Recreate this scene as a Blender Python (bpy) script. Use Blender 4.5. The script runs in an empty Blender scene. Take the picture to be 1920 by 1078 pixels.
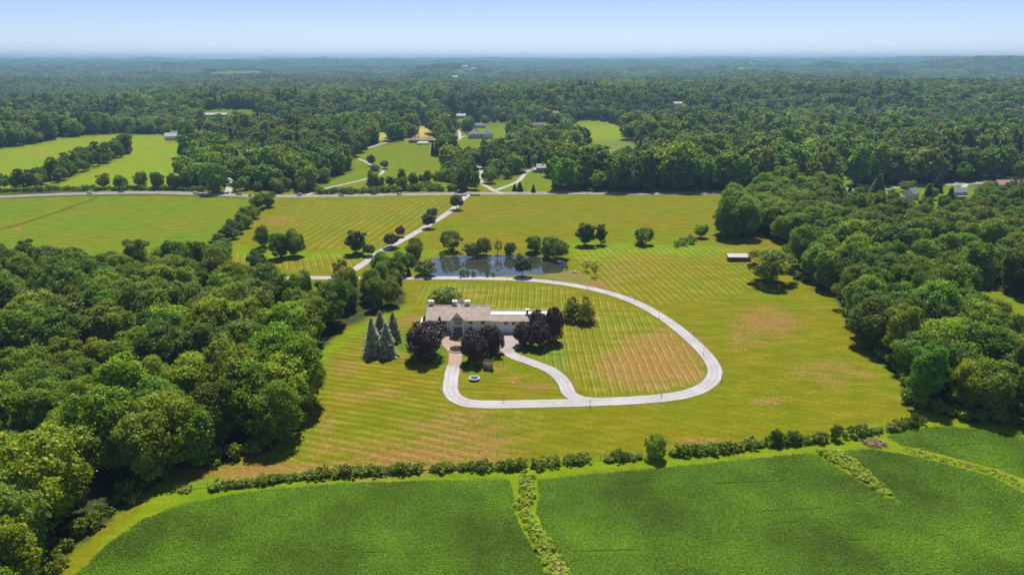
import bpy, math, random
import numpy as np
from mathutils import Vector
from mathutils.geometry import delaunay_2d_cdt

# ------------------------------------------------------------------ camera, world, sun, exposure
SC = bpy.context.scene
COL = SC.collection
CAM_Z = 100.0
F = 1280.0                                   # focal length in photo pixels (photo 1920 x 1078)
PITCH = math.atan(427.0 / F)
CP, SP = math.cos(PITCH), math.sin(PITCH)
cam = bpy.data.cameras.new('camera')
cam.angle = 2 * math.atan(960 / F)
cam.clip_start = 1.0
cam.clip_end = 60000
camo = bpy.data.objects.new('camera', cam)
COL.objects.link(camo)
camo.location = (0, 0, CAM_Z)
camo.rotation_euler = (math.pi / 2 - PITCH, 0, 0)
SC.camera = camo

SUN_EL, SUN_AZ = math.radians(63), math.radians(4)      # azimuth from +Y towards +X
world = bpy.data.worlds.new('World')
SC.world = world
world.use_nodes = True
wn, wl = world.node_tree.nodes, world.node_tree.links
wn.clear()
wo = wn.new('ShaderNodeOutputWorld')
wb = wn.new('ShaderNodeBackground')
ws = wn.new('ShaderNodeTexSky')
ws.sky_type = 'NISHITA'
ws.sun_disc = False
ws.sun_elevation = SUN_EL
ws.sun_rotation = SUN_AZ
ws.altitude = 5000
ws.air_density = 1.0
ws.dust_density = 0.0
ws.ozone_density = 0.0
wb.inputs['Strength'].default_value = 0.098
wt = wn.new('ShaderNodeMix'); wt.data_type = 'RGBA'; wt.blend_type = 'MULTIPLY'; wt.inputs['Factor'].default_value = 1
wt.inputs['B'].default_value = (1.04, .965, 1.06, 1)          # camera white balance, the same over the whole sky
wl.new(ws.outputs[0], wt.inputs['A']); wl.new(wt.outputs['Result'], wb.inputs[0])
wl.new(wb.outputs[0], wo.inputs[0])

sun = bpy.data.lights.new('sun', 'SUN')
sun.energy = 5.0
sun.angle = math.radians(0.5)
sun.color = (1.0, 0.94, 0.83)
suno = bpy.data.objects.new('sun', sun)
COL.objects.link(suno)
sd = Vector((math.sin(SUN_AZ) * math.cos(SUN_EL), math.cos(SUN_AZ) * math.cos(SUN_EL), math.sin(SUN_EL)))
suno.rotation_euler = sd.to_track_quat('Z', 'Y').to_euler()
suno.location = (0, 0, 400)

SC.view_settings.view_transform = 'Standard'
SC.view_settings.look = 'None'
SC.view_settings.exposure = 0.28
SC.view_settings.gamma = 1.0
SC.view_settings.use_curve_mapping = False
SC.render.engine = 'CYCLES'
SC.cycles.max_bounces = 6
SC.cycles.diffuse_bounces = 4
SC.cycles.glossy_bounces = 2
SC.cycles.transmission_bounces = 3
SC.cycles.volume_bounces = 0
SC.cycles.use_denoising = True

# ------------------------------------------------------------------ terrain height
def sstep(a, b, v):
    t = np.clip((v - a) / (b - a), 0, 1)
    return t * t * (3 - 2 * t)

def sines(seed, wlen, n=5):
    r = random.Random(seed)
    out = []
    for _ in range(n):
        a = r.uniform(0, math.pi)
        k = 2 * math.pi / (wlen * r.uniform(.65, 1.5))
        out.append((k * math.cos(a), k * math.sin(a), r.uniform(0, 6.28)))
    return out

def nz(x, y, terms):
    s = 0
    for kx, ky, p in terms:
        s = s + np.sin(kx * x + ky * y + p)
    return s / (len(terms) * .5) ** .5 * .55

T1, T2, T3, T4 = sines(3, 170), sines(11, 520), sines(21, 1100, 6), sines(35, 2600, 7)
T5 = sines(51, 420, 5)
T6 = sines(57, 1500, 5)

def ray(px, py):
    u, v = (px - 960) / F, (539 - py) / F
    return np.array([u, CP + v * SP, -SP + v * CP])

RIDGES = []
def ridge(px, py, D, sx_px, sD, tree=16):
    d = ray(px, py)
    t = D / math.hypot(d[0], d[1])
    z = CAM_Z + d[2] * t - tree
    RIDGES.append((d[0] * t, d[1] * t, z, sx_px / F * D, sD))
HOUSE_XY = (-20.5, 243.0)
POND_XY = (-5, 330)

def h_base(x, y):
    x = np.asarray(x, float); y = np.asarray(y, float)
    D = np.hypot(x, y)
    h = np.interp(D, [0, 620, 1000, 2200, 4200, 6500, 9000, 14000, 22000], [0, 0, 3, 2, -10, 10, 34, 62, 66])
    m = 1 - np.exp(-((x - HOUSE_XY[0]) ** 2 / 75 ** 2 + (y - HOUSE_XY[1]) ** 2 / 45 ** 2) ** 2)
    m = m * (1 - np.exp(-((x - POND_XY[0]) ** 2 / 90 ** 2 + (y - POND_XY[1]) ** 2 / 45 ** 2) ** 2))
    h = h + .9 * nz(x, y, T1) * m * sstep(60, 160, D)
    h = h + 11 * nz(x, y, T2) * sstep(640, 1200, D)
    h = h + 17 * nz(x, y, T3) * sstep(1500, 3200, D)
    h = h + 14 * nz(x, y, T4) * sstep(3800, 8000, D)
    wv = nz(x, y, T6)                                                  # folds lying across the view
    h = h + 20 * np.sin((y + 260 * wv) / 620 * 6.283 + 1.2) * sstep(850, 1400, D) * (1 - sstep(3600, 4600, D)) * (.55 + .45 * nz(x, y, T4))
    h = h + 24 * np.sin((y + 700 * wv) / 1750 * 6.283) * sstep(3800, 5200, D)
    h = h + 9 * nz(x, y, T5) * sstep(2500, 4500, D)
    out = h
    for rx, ry, rz, sx, sy in RIDGES:
        w = np.exp(-((x - rx) / sx) ** 2 - ((y - ry) / sy) ** 2)
        out = out + (rz - out) * w
    return out

for a in [(1650, 152, 2050, 330, 420), (1300, 158, 2000, 220, 420), (980, 165, 1900, 260, 360), (560, 172, 1750, 190, 230),
          (600, 153, 2700, 230, 300), (190, 186, 1600, 110, 200), (60, 196, 2300, 200, 300), (170, 148, 3900, 260, 420),
          (1890, 105, 6500, 130, 800), (1770, 107, 10500, 110, 1200), (1600, 109, 12500, 120, 1200), (560, 112, 12500, 110, 1200), (1350, 108, 14000, 150, 1500),
          (920, 109, 14000, 140, 1500), (250, 117, 11000, 160, 1200), (720, 121, 7200, 170, 500), (1250, 114, 8600, 190, 700), (380, 130, 5200, 170, 380), (1050, 126, 6000, 200, 420), (1560, 128, 5400, 210, 400)]:
    ridge(*a)

_T = np.geomspace(70, 21000, 900)
def G(px, py, hf=h_base):
    """point where the line of sight through a photo pixel meets the ground"""
    d = ray(px, py)
    t = _T / math.hypot(d[0], d[1])
    z = CAM_Z + d[2] * t - hf(d[0] * t, d[1] * t)
    k = np.nonzero(z <= 0)[0]
    if len(k) == 0:
        tt = t[-1]
    else:
        i = max(k[0], 1)
        a = z[i - 1] / (z[i - 1] - z[i])
        tt = t[i - 1] + a * (t[i] - t[i - 1])
        for _ in range(3):
            zz = CAM_Z + d[2] * tt - float(hf(d[0] * tt, d[1] * tt))
            tt -= zz / d[2] if abs(d[2]) > 1e-3 else 0
    x, y = d[0] * tt, d[1] * tt
    return Vector((x, y, float(hf(x, y))))

def proj(x, y, z):
    yc = y * CP - (z - CAM_Z) * SP
    zu = y * SP + (z - CAM_Z) * CP
    yc = np.where(yc < 1, 1, yc)
    return 960 + F * x / yc, 539 - F * zu / yc

def ppm(p):                                   # photo pixels per metre at a point
    return F / (p.y * CP - (p.z - CAM_Z) * SP)

def in_poly(px, py, poly):
    poly = np.asarray(poly, float)
    inside = np.zeros(np.shape(px), bool)
    n = len(poly)
    for i in range(n):
        x0, y0 = poly[i]; x1, y1 = poly[(i + 1) % n]
        if y0 == y1: continue
        c = ((y0 > py) != (y1 > py)) & (px < (x1 - x0) * (py - y0) / (y1 - y0) + x0)
        inside ^= c
    return inside

def dist_poly(x, y, poly, closed=True):
    poly = np.asarray(poly, float)
    d = np.full(np.shape(x), 1e9)
    n = len(poly)
    for i in range(n if closed else n - 1):
        a = poly[i]; b = poly[(i + 1) % n]
        e = b - a
        L = (e @ e) or 1e-9
        t = np.clip(((x - a[0]) * e[0] + (y - a[1]) * e[1]) / L, 0, 1)
        d = np.minimum(d, np.hypot(x - a[0] - t * e[0], y - a[1] - t * e[1]))
    return d

def catmull(pts, step):
    P = [np.array(p[:2], float) for p in pts]
    P = [2 * P[0] - P[1]] + P + [2 * P[-1] - P[-2]]
    out = []
    for i in range(1, len(P) - 2):
        n = max(2, int(np.linalg.norm(P[i + 1] - P[i]) / step))
        for k in range(n):
            t = k / n
            out.append(.5 * (2 * P[i] + (P[i + 1] - P[i - 1]) * t + (2 * P[i - 1] - 5 * P[i] + 4 * P[i + 1] - P[i + 2]) * t * t
                             + (3 * P[i] - P[i - 1] - 3 * P[i + 1] + P[i + 2]) * t ** 3))
    out.append(P[-2])
    return np.array(out)

# pond basin
POND_PX = [(803, 492), (812, 484), (840, 481), (872, 479), (905, 481), (940, 480), (975, 479), (1005, 481), (1040, 484), (1060, 492), (1064, 500), (1052, 508),
           (1030, 511), (995, 513), (960, 514), (905, 515), (850, 515), (815, 514.5), (801, 509), (797, 501)]
POND = np.array([G(*p)[:2] for p in POND_PX])
POND = catmull(list(POND) + [POND[0]], 3)[:-1]
WATER_Z = -0.42
def hgt(x, y):
    h = h_base(x, y)
    x = np.asarray(x, float); y = np.asarray(y, float)
    flat = (x > POND[:, 0].min() - 6) & (x < POND[:, 0].max() + 6) & (y > POND[:, 1].min() - 6) & (y < POND[:, 1].max() + 6)
    if np.any(flat):
        d = dist_poly(x, y, POND)
        d = np.where(in_poly(x, y, POND), d, -d)
        h = h - flat * 1.7 * sstep(-2.2, 3.4, d)
    return h

# ------------------------------------------------------------------ mesh helpers
def tag(o, label=None, cat=None, group=None, kind=None):
    if label: o['label'] = label
    if cat: o['category'] = cat
    if group: o['group'] = group
    if kind: o['kind'] = kind
    return o

def empty(name, loc, rz=0):
    o = bpy.data.objects.new(name, None)
    o.empty_display_size = .5
    COL.objects.link(o)
    o.location = loc
    o.rotation_euler = (0, 0, rz)
    return o

def link(name, me, mat=None, parent=None, loc=None):
    if mat is not None and len(me.materials) == 0: me.materials.append(mat)
    o = bpy.data.objects.new(name, me)
    COL.objects.link(o)
    if parent is not None: o.parent = parent
    if loc is not None: o.location = loc
    return o

def np_mesh(name, V, Fq, smooth=False):
    """mesh from an array of vertices and an array of faces (all with the same corner count)"""
    me = bpy.data.meshes.new(name)
    V = np.asarray(V, np.float32); Fq = np.asarray(Fq, np.int32)
    k = Fq.shape[1]
    me.vertices.add(len(V)); me.vertices.foreach_set('co', V.ravel())
    me.loops.add(Fq.size); me.loops.foreach_set('vertex_index', Fq.ravel())
    me.polygons.add(len(Fq))
    me.polygons.foreach_set('loop_start', np.arange(0, Fq.size, k, dtype=np.int32))
    me.polygons.foreach_set('loop_total', np.full(len(Fq), k, np.int32))
    me.polygons.foreach_set('use_smooth', np.full(len(Fq), smooth, bool))
    me.update(calc_edges=True)
    return me

class MB:
    def __init__(s): s.v = []; s.f = []
    def add(s, vs, fs):
        b = len(s.v)
        s.v += [tuple(v) for v in vs]; s.f += [tuple(b + i for i in f) for f in fs]
        return s
    def box(s, x0, x1, y0, y1, z0, z1):
        return s.add([(x0, y0, z0), (x1, y0, z0), (x1, y1, z0), (x0, y1, z0), (x0, y0, z1), (x1, y0, z1), (x1, y1, z1), (x0, y1, z1)],
                     [(0, 3, 2, 1), (4, 5, 6, 7), (0, 1, 5, 4), (1, 2, 6, 5), (2, 3, 7, 6), (3, 0, 4, 7)])
    def prism(s, prof, a0, a1, axis='x'):
        """extrude a closed profile of (u, z) along an axis; u is y for axis x and x for axis y"""
        n = len(prof)
        f = (lambda a, u, z: (a, u, z)) if axis == 'x' else (lambda a, u, z: (u, a, z))
        vs = [f(a0, u, z) for u, z in prof] + [f(a1, u, z) for u, z in prof]
        return s.add(vs, [tuple(range(n))[::-1], tuple(range(n, 2 * n))] + [(i, (i + 1) % n, n + (i + 1) % n, n + i) for i in range(n)])
    def rod(s, a, b, r0, r1=None, n=6, cap=True):
        r1 = r0 if r1 is None else r1
        a, b = Vector(a), Vector(b)
        q = (b - a).to_track_quat('Z', 'Y')
        vs = []
        for c, r in ((a, r0), (b, r1)):
            for i in range(n):
                t = 2 * math.pi * i / n
                vs.append(c + q @ Vector((r * math.cos(t), r * math.sin(t), 0)))
        fs = [(i, (i + 1) % n, n + (i + 1) % n, n + i) for i in range(n)]
        if cap: fs += [tuple(range(n))[::-1], tuple(range(n, 2 * n))]
        return s.add(vs, fs)
    def lathe(s, prof, n=12, c=(0, 0)):
        vs = []
        for r, z in prof:
            for i in range(n):
                t = 2 * math.pi * i / n
                vs.append((c[0] + r * math.cos(t), c[1] + r * math.sin(t), z))
        fs = []
        for k in range(len(prof) - 1):
            for i in range(n):
                fs.append((k * n + i, k * n + (i + 1) % n, (k + 1) * n + (i + 1) % n, (k + 1) * n + i))
        fs.append(tuple(range(n))[::-1]); fs.append(tuple((len(prof) - 1) * n + i for i in range(n)))
        return s.add(vs, fs)
    def mesh(s, name):
        me = bpy.data.meshes.new(name)
        me.from_pydata(s.v, [], s.f); me.update()
        return me
    def build(s, name, mat, parent=None, loc=None):
        return link(name, s.mesh(name), mat, parent, loc)

# ------------------------------------------------------------------ materials
MATS = {}
def nmat(name):
    m = bpy.data.materials.new(name); m.use_nodes = True
    m.node_tree.nodes.clear()
    return m, m.node_tree.nodes, m.node_tree.links

def solid(name, col, rough=.7, spec=.3, var=.12, scale=1.5, bump=0.0, bscale=20, metal=0, stretch=None):
    """plain surface with a soft two-scale mottling"""
    if name in MATS: return MATS[name]
    m, n, l = nmat(name)
    out = n.new('ShaderNodeOutputMaterial'); b = n.new('ShaderNodeBsdfPrincipled')
    b.inputs['Roughness'].default_value = rough; b.inputs['Specular IOR Level'].default_value = spec; b.inputs['Metallic'].default_value = metal
    tc = n.new('ShaderNodeTexCoord'); src = tc.outputs['Object']
    if stretch:
        mp = n.new('ShaderNodeMapping'); mp.inputs['Scale'].default_value = stretch
        l.new(src, mp.inputs[0]); src = mp.outputs[0]
    t = n.new('ShaderNodeTexNoise'); t.inputs['Scale'].default_value = scale; t.inputs['Detail'].default_value = 6
    l.new(src, t.inputs['Vector'])
    mx = n.new('ShaderNodeMix'); mx.data_type = 'RGBA'
    mx.inputs['A'].default_value = (*[c * (1 - 2 * var) for c in col], 1); mx.inputs['B'].default_value = (*[min(c * (1 + 2 * var), .95) for c in col], 1)
    l.new(t.outputs['Fac'], mx.inputs['Factor']); l.new(mx.outputs['Result'], b.inputs['Base Color'])
    if bump:
        t2 = n.new('ShaderNodeTexNoise'); t2.inputs['Scale'].default_value = bscale
        l.new(src, t2.inputs['Vector'])
        bp = n.new('ShaderNodeBump'); bp.inputs['Strength'].default_value = bump; bp.inputs['Distance'].default_value = .05
        l.new(t2.outputs['Fac'], bp.inputs['Height']); l.new(bp.outputs[0], b.inputs['Normal'])
    l.new(b.outputs[0], out.inputs[0])
    MATS[name] = m
    return m

def leafmat(name, col, trans=.28, var=.35, hue=.03, world_noise=0.0, nscale=.35, rough=.45, tcol=(1.2, 1.15, .38), spec=.32, wscale=.045, isl=.38):
    if name in MATS: return MATS[name]
    m, n, l = nmat(name)
    out = n.new('ShaderNodeOutputMaterial')
    oi = n.new('ShaderNodeObjectInfo'); tc = n.new('ShaderNodeTexCoord'); ge = n.new('ShaderNodeNewGeometry')
    # clump to clump variation inside a crown
    t = n.new('ShaderNodeTexNoise'); t.inputs['Scale'].default_value = nscale; t.inputs['Detail'].default_value = 3
    l.new(tc.outputs['Object'], t.inputs['Vector'])
    r1 = n.new('ShaderNodeMapRange'); r1.inputs['From Min'].default_value = .3; r1.inputs['From Max'].default_value = .7
    r1.inputs['To Min'].default_value = 1 - var * .6; r1.inputs['To Max'].default_value = 1 + var * .6
    l.new(t.outputs['Fac'], r1.inputs['Value'])
    r2 = n.new('ShaderNodeMapRange'); r2.inputs['To Min'].default_value = 1 - var; r2.inputs['To Max'].default_value = 1 + var
    l.new(oi.outputs['Random'], r2.inputs['Value'])
    mu = n.new('ShaderNodeMath'); mu.operation = 'MULTIPLY'
    l.new(r1.outputs[0], mu.inputs[0]); l.new(r2.outputs[0], mu.inputs[1])
    ri = n.new('ShaderNodeMapRange'); ri.inputs['To Min'].default_value = 1 - isl; ri.inputs['To Max'].default_value = 1 + isl
    l.new(ge.outputs['Random Per Island'], ri.inputs['Value'])
    mi = n.new('ShaderNodeMath'); mi.operation = 'MULTIPLY'; l.new(mu.outputs[0], mi.inputs[0]); l.new(ri.outputs[0], mi.inputs[1])
    val = mi.outputs[0]
    if world_noise:
        tw = n.new('ShaderNodeTexNoise'); tw.inputs['Scale'].default_value = wscale; tw.inputs['Detail'].default_value = 5
        l.new(ge.outputs['Position'], tw.inputs['Vector'])
        r3 = n.new('ShaderNodeMapRange'); r3.inputs['From Min'].default_value = .35; r3.inputs['From Max'].default_value = .68
        r3.inputs['To Min'].default_value = 1 - world_noise; r3.inputs['To Max'].default_value = 1 + world_noise
        l.new(tw.outputs['Fac'], r3.inputs['Value'])
        m2 = n.new('ShaderNodeMath'); m2.operation = 'MULTIPLY'
        l.new(val, m2.inputs[0]); l.new(r3.outputs[0], m2.inputs[1]); val = m2.outputs[0]
    hs = n.new('ShaderNodeHueSaturation'); hs.inputs['Color'].default_value = (*col, 1)
    rh = n.new('ShaderNodeMapRange'); rh.inputs['To Min'].default_value = .5 - hue; rh.inputs['To Max'].default_value = .5 + hue * .7
    fr = n.new('ShaderNodeMath'); fr.operation = 'FRACT'; mm = n.new('ShaderNodeMath'); mm.operation = 'MULTIPLY'; mm.inputs[1].default_value = 17.31
    l.new(oi.outputs['Random'], mm.inputs[0]); l.new(mm.outputs[0], fr.inputs[0]); l.new(fr.outputs[0], rh.inputs['Value'])
    l.new(rh.outputs[0], hs.inputs['Hue']); l.new(val, hs.inputs['Value'])
    tint = n.new('ShaderNodeMix'); tint.data_type = 'RGBA'; tint.blend_type = 'MULTIPLY'; tint.inputs['Factor'].default_value = 1
    l.new(hs.outputs[0], tint.inputs['A']); l.new(oi.outputs['Color'], tint.inputs['B'])
    b = n.new('ShaderNodeBsdfPrincipled'); b.inputs['Roughness'].default_value = rough; b.inputs['Specular IOR Level'].default_value = spec
    l.new(tint.outputs['Result'], b.inputs['Base Color'])
    tr = n.new('ShaderNodeBsdfTranslucent')
    tm = n.new('ShaderNodeMix'); tm.data_type = 'RGBA'; tm.blend_type = 'MULTIPLY'; tm.inputs['Factor'].default_value = 1
    tm.inputs['B'].default_value = (*tcol, 1)
    l.new(tint.outputs['Result'], tm.inputs['A']); l.new(tm.outputs['Result'], tr.inputs['Color'])
    mx = n.new('ShaderNodeMixShader'); mx.inputs[0].default_value = trans
    l.new(b.outputs[0], mx.inputs[1]); l.new(tr.outputs[0], mx.inputs[2]); l.new(mx.outputs[0], out.inputs[0])
    MATS[name] = m
    return m

LEAF = leafmat('leaf_broad', (.200, .305, .018), trans=.52, var=.26)
LEAF_FAR = leafmat('leaf_far', (.195, .312, .024), trans=.48, var=.38, nscale=.15, world_noise=.28, wscale=.006, hue=.035)
COPPER = leafmat('leaf_copper', (.074, .044, .038), spec=.5, trans=.2, var=.15, hue=.01, tcol=(1.3, .6, .6))
PLUM = leafmat('leaf_plum', (.085, .090, .030), trans=.2, var=.12, hue=.02, tcol=(1.2, .8, .5))
SPRUCE = leafmat('leaf_spruce', (.56, .60, .47), trans=.5, var=.12, hue=.01, tcol=(1, 1, .8))
PINE = leafmat('leaf_pine', (.085, .150, .040), trans=.28, var=.25, hue=.02, tcol=(1, 1, .6))
GOLD = leafmat('leaf_gold', (.38, .40, .03), trans=.35, var=.35, hue=.02, nscale=.5)
HEDGE = leafmat('leaf_hedge', (.19, .27, .018), var=.22)
BRIGHT = leafmat('leaf_bright', (.24, .33, .022), var=.2)
CROP = leafmat('leaf_crop', (.180, .340, .014), trans=.45, var=.12, hue=.012, world_noise=.34, spec=.2, isl=.2, nscale=2)
WEED = leafmat('leaf_weed', (.36, .47, .022), trans=.45, var=.2, hue=.008, isl=.25, nscale=.6)
DRYWEED = leafmat('leaf_dry', (.30, .22, .10), trans=.2, var=.25, hue=.01, nscale=.6, tcol=(1, .9, .6))
FLOWER = leafmat('leaf_flower', (.11, .10, .03), var=.4, hue=.06, nscale=2)
BARK = solid('bark', (.085, .068, .05), .9, .1, .25, 3, .6, 9)
DEADWOOD = solid('dead_wood', (.25, .22, .19), .9, .1, .2, 3)

# ------------------------------------------------------------------ ground cover: one sheet to the horizon
def land_material():
    m, n, l = nmat('grassland')
    out = n.new('ShaderNodeOutputMaterial'); b = n.new('ShaderNodeBsdfPrincipled')
    b.inputs['Roughness'].default_value = .9; b.inputs['Specular IOR Level'].default_value = .02
    at = lambda nm: (lambda a: (setattr(a, 'attribute_name', nm), a)[1])(n.new('ShaderNodeAttribute'))
    land, dry, s, sa, sb = at('land'), at('dry'), at('stripe'), at('line'), at('band')
    ge = n.new('ShaderNodeNewGeometry')
    def noise(sc, det=5, stretch=None, rough=.6):
        t = n.new('ShaderNodeTexNoise'); t.inputs['Scale'].default_value = sc; t.inputs['Detail'].default_value = det; t.inputs['Roughness'].default_value = rough
        src = ge.outputs['Position']
        if stretch:
            mp = n.new('ShaderNodeMapping'); mp.inputs['Scale'].default_value = stretch
            l.new(src, mp.inputs[0]); src = mp.outputs[0]
        l.new(src, t.inputs['Vector'])
        return t.outputs['Fac']
    def mr(v, a, b_, c, d):
        r = n.new('ShaderNodeMapRange'); l.new(v, r.inputs['Value'])
        for k, x in zip(('From Min', 'From Max', 'To Min', 'To Max'), (a, b_, c, d)): r.inputs[k].default_value = x
        return r.outputs[0]
    def ma(op, a, c):
        r = n.new('ShaderNodeMath'); r.operation = op
        for i, v in enumerate((a, c)):
            if v is None: continue
            if isinstance(v, (int, float)): r.inputs[i].default_value = v
            else: l.new(v, r.inputs[i])
        return r.outputs[0]
    def mix(f, a, c, mode='MIX'):
        r = n.new('ShaderNodeMix'); r.data_type = 'RGBA'; r.blend_type = mode
        if isinstance(f, (int, float)): r.inputs['Factor'].default_value = f
        else: l.new(f, r.inputs['Factor'])
        for k, v in (('A', a), ('B', c)):
            if isinstance(v, tuple): r.inputs[k].default_value = (*v, 1)
            else: l.new(v, r.inputs[k])
        return r.outputs['Result']
    big, mid, fine = noise(.022, 6), noise(.16, 6, (.55, 1.6, 1)), noise(1.6, 4, (.7, 1.3, 1))
    c = land.outputs['Color']
    # lusher and thinner patches
    c = mix(mr(big, .38, .66, 0, .8), c, mix(1.0, c, (.72, 1.06, .8), 'MULTIPLY'))
    c = mix(mr(noise(.02, 6), .48, .70, 0, .5), c, mix(1.0, c, (1.22, .88, .9), 'MULTIPLY'))
    c = mix(mr(mid, .45, .72, 0, .5), c, mix(1.0, c, (1.28, 1.08, 1.0), 'MULTIPLY'))
    v = ma('MULTIPLY', mr(mid, .3, .7, .84, 1.12), mr(fine, .3, .7, .80, 1.18))
    c = mix(1.0, c, v, 'MULTIPLY')
    # scorched turf
    dmask = ma('MULTIPLY', dry.outputs['Fac'], 2.0)
    dm = ma('ADD', dmask, mr(ma('ADD', mid, ma('MULTIPLY', fine, .9)), .62, 1.25, -1.25, .55))
    dm = mr(dm, .05, .8, 0, .85)
    c = mix(dm, c, mix(mr(fine, .35, .65, 0, 1), (.185, .095, .022), (.35, .205, .075)))
    # mower lines: pairs of thin pale lines, and broad bands
    sw = ma('ADD', s.outputs['Fac'], ma('MULTIPLY', noise(.03, 2), .8))
    fr = ma('FRACT', sw, None)
    def line(c0, w):
        d = ma('ABSOLUTE', ma('SUBTRACT', fr, c0), None)
        return mr(d, w * .45, w, 1, 0)
    ln = ma('MAXIMUM', line(.25, .13), line(.66, .11))
    ln = ma('MULTIPLY', ma('MULTIPLY', ln, sa.outputs['Fac']), mr(mid, .3, .6, .35, 1))
    c = mix(ma('MULTIPLY', ln, mr(noise(.09, 4), .35, .65, .22, .72)), c, (.40, .34, .10))
    bd = ma('SINE', ma('MULTIPLY', sw, 6.2832), None)
    bd = ma('MULTIPLY', ma('MULTIPLY', bd, sb.outputs['Fac']), mr(mid, .3, .65, .4, 1.1))
    c = mix(1.0, c, mr(bd, -1, 1, .66, 1.34), 'MULTIPLY')
    l.new(c, b.inputs['Base Color'])
    bp = n.new('ShaderNodeBump'); bp.inputs['Strength'].default_value = .5; bp.inputs['Distance'].default_value = .25
    l.new(fine, bp.inputs['Height']); l.new(bp.outputs[0], b.inputs['Normal'])
    l.new(b.outputs[0], out.inputs[0])
    return m
GRASS = land_material()

LAWN = (.174, .172, .006)
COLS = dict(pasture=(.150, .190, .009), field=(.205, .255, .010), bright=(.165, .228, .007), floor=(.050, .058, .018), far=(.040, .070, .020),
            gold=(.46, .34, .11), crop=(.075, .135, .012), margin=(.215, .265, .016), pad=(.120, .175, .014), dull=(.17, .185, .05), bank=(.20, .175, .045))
# photo-pixel outlines of the land covers (later ones win)
W_LEFT = [(-900, 1600), (-60, 1400), (40, 1180), (100, 1085), (134, 1030), (210, 968), (286, 918), (318, 874), (420, 868), (506, 842), (562, 798), (582, 742), (576, 700), (598, 657),
          (655, 610), (712, 588), (757, 570), (760, 552), (752, 534), (690, 533), (640, 540), (612, 575), (545, 580), (525, 552), (440, 520), (410, 505), (330, 520), (220, 515), (120, 517), (0, 508), (-600, 500), (-1700, 600)]
W_RIGHT = [(1372, 392), (1350, 446), (1425, 440), (1470, 455), (1500, 486), (1490, 525), (1556, 548), (1592, 592), (1628, 655), (1690, 712), (1704, 758), (1765, 778), (1850, 792), (1930, 800), (2400, 870),
           (3300, 1000), (3300, 420), (1940, 372), (1800, 376), (1640, 372), (1560, 368), (1470, 372)]
R_GAP = [(1846, 543), (1925, 556), (2000, 570), (2000, 690), (1925, 668), (1852, 636)]
R_GARDEN = [(1560, 352), (1800, 345), (1860, 352), (1858, 380), (1815, 408), (1735, 425), (1700, 402), (1660, 392), (1562, 380)]
CLEAR = dict(
    field_left=[(-200, 300), (0, 277), (78, 268), (112, 257), (240, 250), (247, 268), (210, 290), (130, 330), (90, 352), (0, 362), (-200, 375)],
    field_mid=[(245, 252), (300, 252), (345, 262), (398, 258), (402, 268), (345, 280), (338, 300), (350, 322), (345, 350), (300, 356), (110, 358), (90, 352), (160, 322), (240, 288)],
    lawn_hill=[(655, 300), (678, 282), (705, 270), (752, 264), (806, 268), (834, 290), (842, 322), (842, 350), (800, 356), (690, 362), (560, 366), (590, 352), (640, 330), (662, 318)],
    gold_a=[(779, 233), (806, 233), (812, 252), (806, 262), (780, 262)], gold_b=[(706, 249), (731, 247), (733, 262), (706, 264)],
    lawn_grey=[(856, 257), (915, 254), (922, 270), (915, 286), (868, 286), (852, 272)],
    lawn_strip=[(846, 219), (862, 215), (884, 219), (880, 232), (862, 238), (848, 232)], lawn_strip_b=[(862, 176), (876, 174), (878, 184), (862, 187)],
    lawn_gap=[(775, 190), (800, 190), (802, 212), (776, 212)],
    meadow_r=[(1066, 232), (1082, 226), (1140, 224), (1168, 236), (1172, 268), (1125, 274), (1066, 268)],
    meadow_r2=[(1088, 268), (1150, 262), (1196, 266), (1200, 314), (1150, 320), (1092, 312)],
    stone_lawn=[(925, 352), (960, 332), (985, 318), (1030, 316), (1045, 340), (1042, 362), (925, 362)],
    farm=[(384, 205), (430, 203), (484, 203), (488, 220), (430, 230), (404, 236), (398, 256), (376, 256), (384, 232)],
    far_a=[(368, 138), (430, 133), (500, 133), (498, 140), (430, 143)], quarry=[(842, 129), (892, 125), (900, 132), (850, 136)],
    right_lawn=[(1572, 322), (1592, 318), (1602, 338), (1590, 352), (1572, 350)], right_edge=[(1892, 252), (1930, 250), (1930, 275), (1895, 272)],
    bldg_a=[(885, 236), (945, 226), (955, 246), (950, 268), (905, 270), (880, 258)], bldg_b=[(990, 236), (1032, 226), (1040, 250), (996, 254)], bldg_c=[(1258, 196), (1284, 190), (1290, 206), (1260, 210)],
    bldg_d=[(1030, 214), (1052, 208), (1056, 226), (1034, 228)], bldg_e=[(310, 256), (340, 248), (350, 266), (312, 270)], bldg_f=[(1578, 302), (1612, 296), (1616, 320), (1580, 318)],
    bldg_g=[(755, 262), (820, 256), (826, 276), (760, 280)], drive_gap=[(845, 258), (862, 240), (880, 256), (862, 290), (848, 276)])
CROP_A = [(40, 1290), (95, 1130), (140, 1080), (200, 1022), (270, 972), (345, 946), (430, 927), (520, 916), (640, 906), (800, 901), (955, 899), (962, 930), (966, 965), (985, 1005), (1008, 1045), (1026, 1090), (1090, 1290)]
CROP_B = [(1008, 900), (1100, 890), (1200, 881), (1300, 871), (1420, 859), (1515, 850), (1530, 853), (1600, 894), (1662, 935), (1684, 934), (1640, 893), (1582, 846), (1630, 842), (1690, 851), (1740, 862), (1800, 877),
          (1860, 893), (1920, 924), (2060, 990), (2500, 1290), (1170, 1290), (1078, 1090), (1056, 1050), (1028, 1005), (1006, 962), (1012, 925)]
CROP_C = [(1662, 818), (1705, 805), (1765, 800), (1850, 806), (1950, 824), (2150, 865), (2600, 960), (2600, 1150), (2060, 955), (1920, 896), (1862, 876), (1800, 860), (1740, 845), (1690, 833)]
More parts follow.
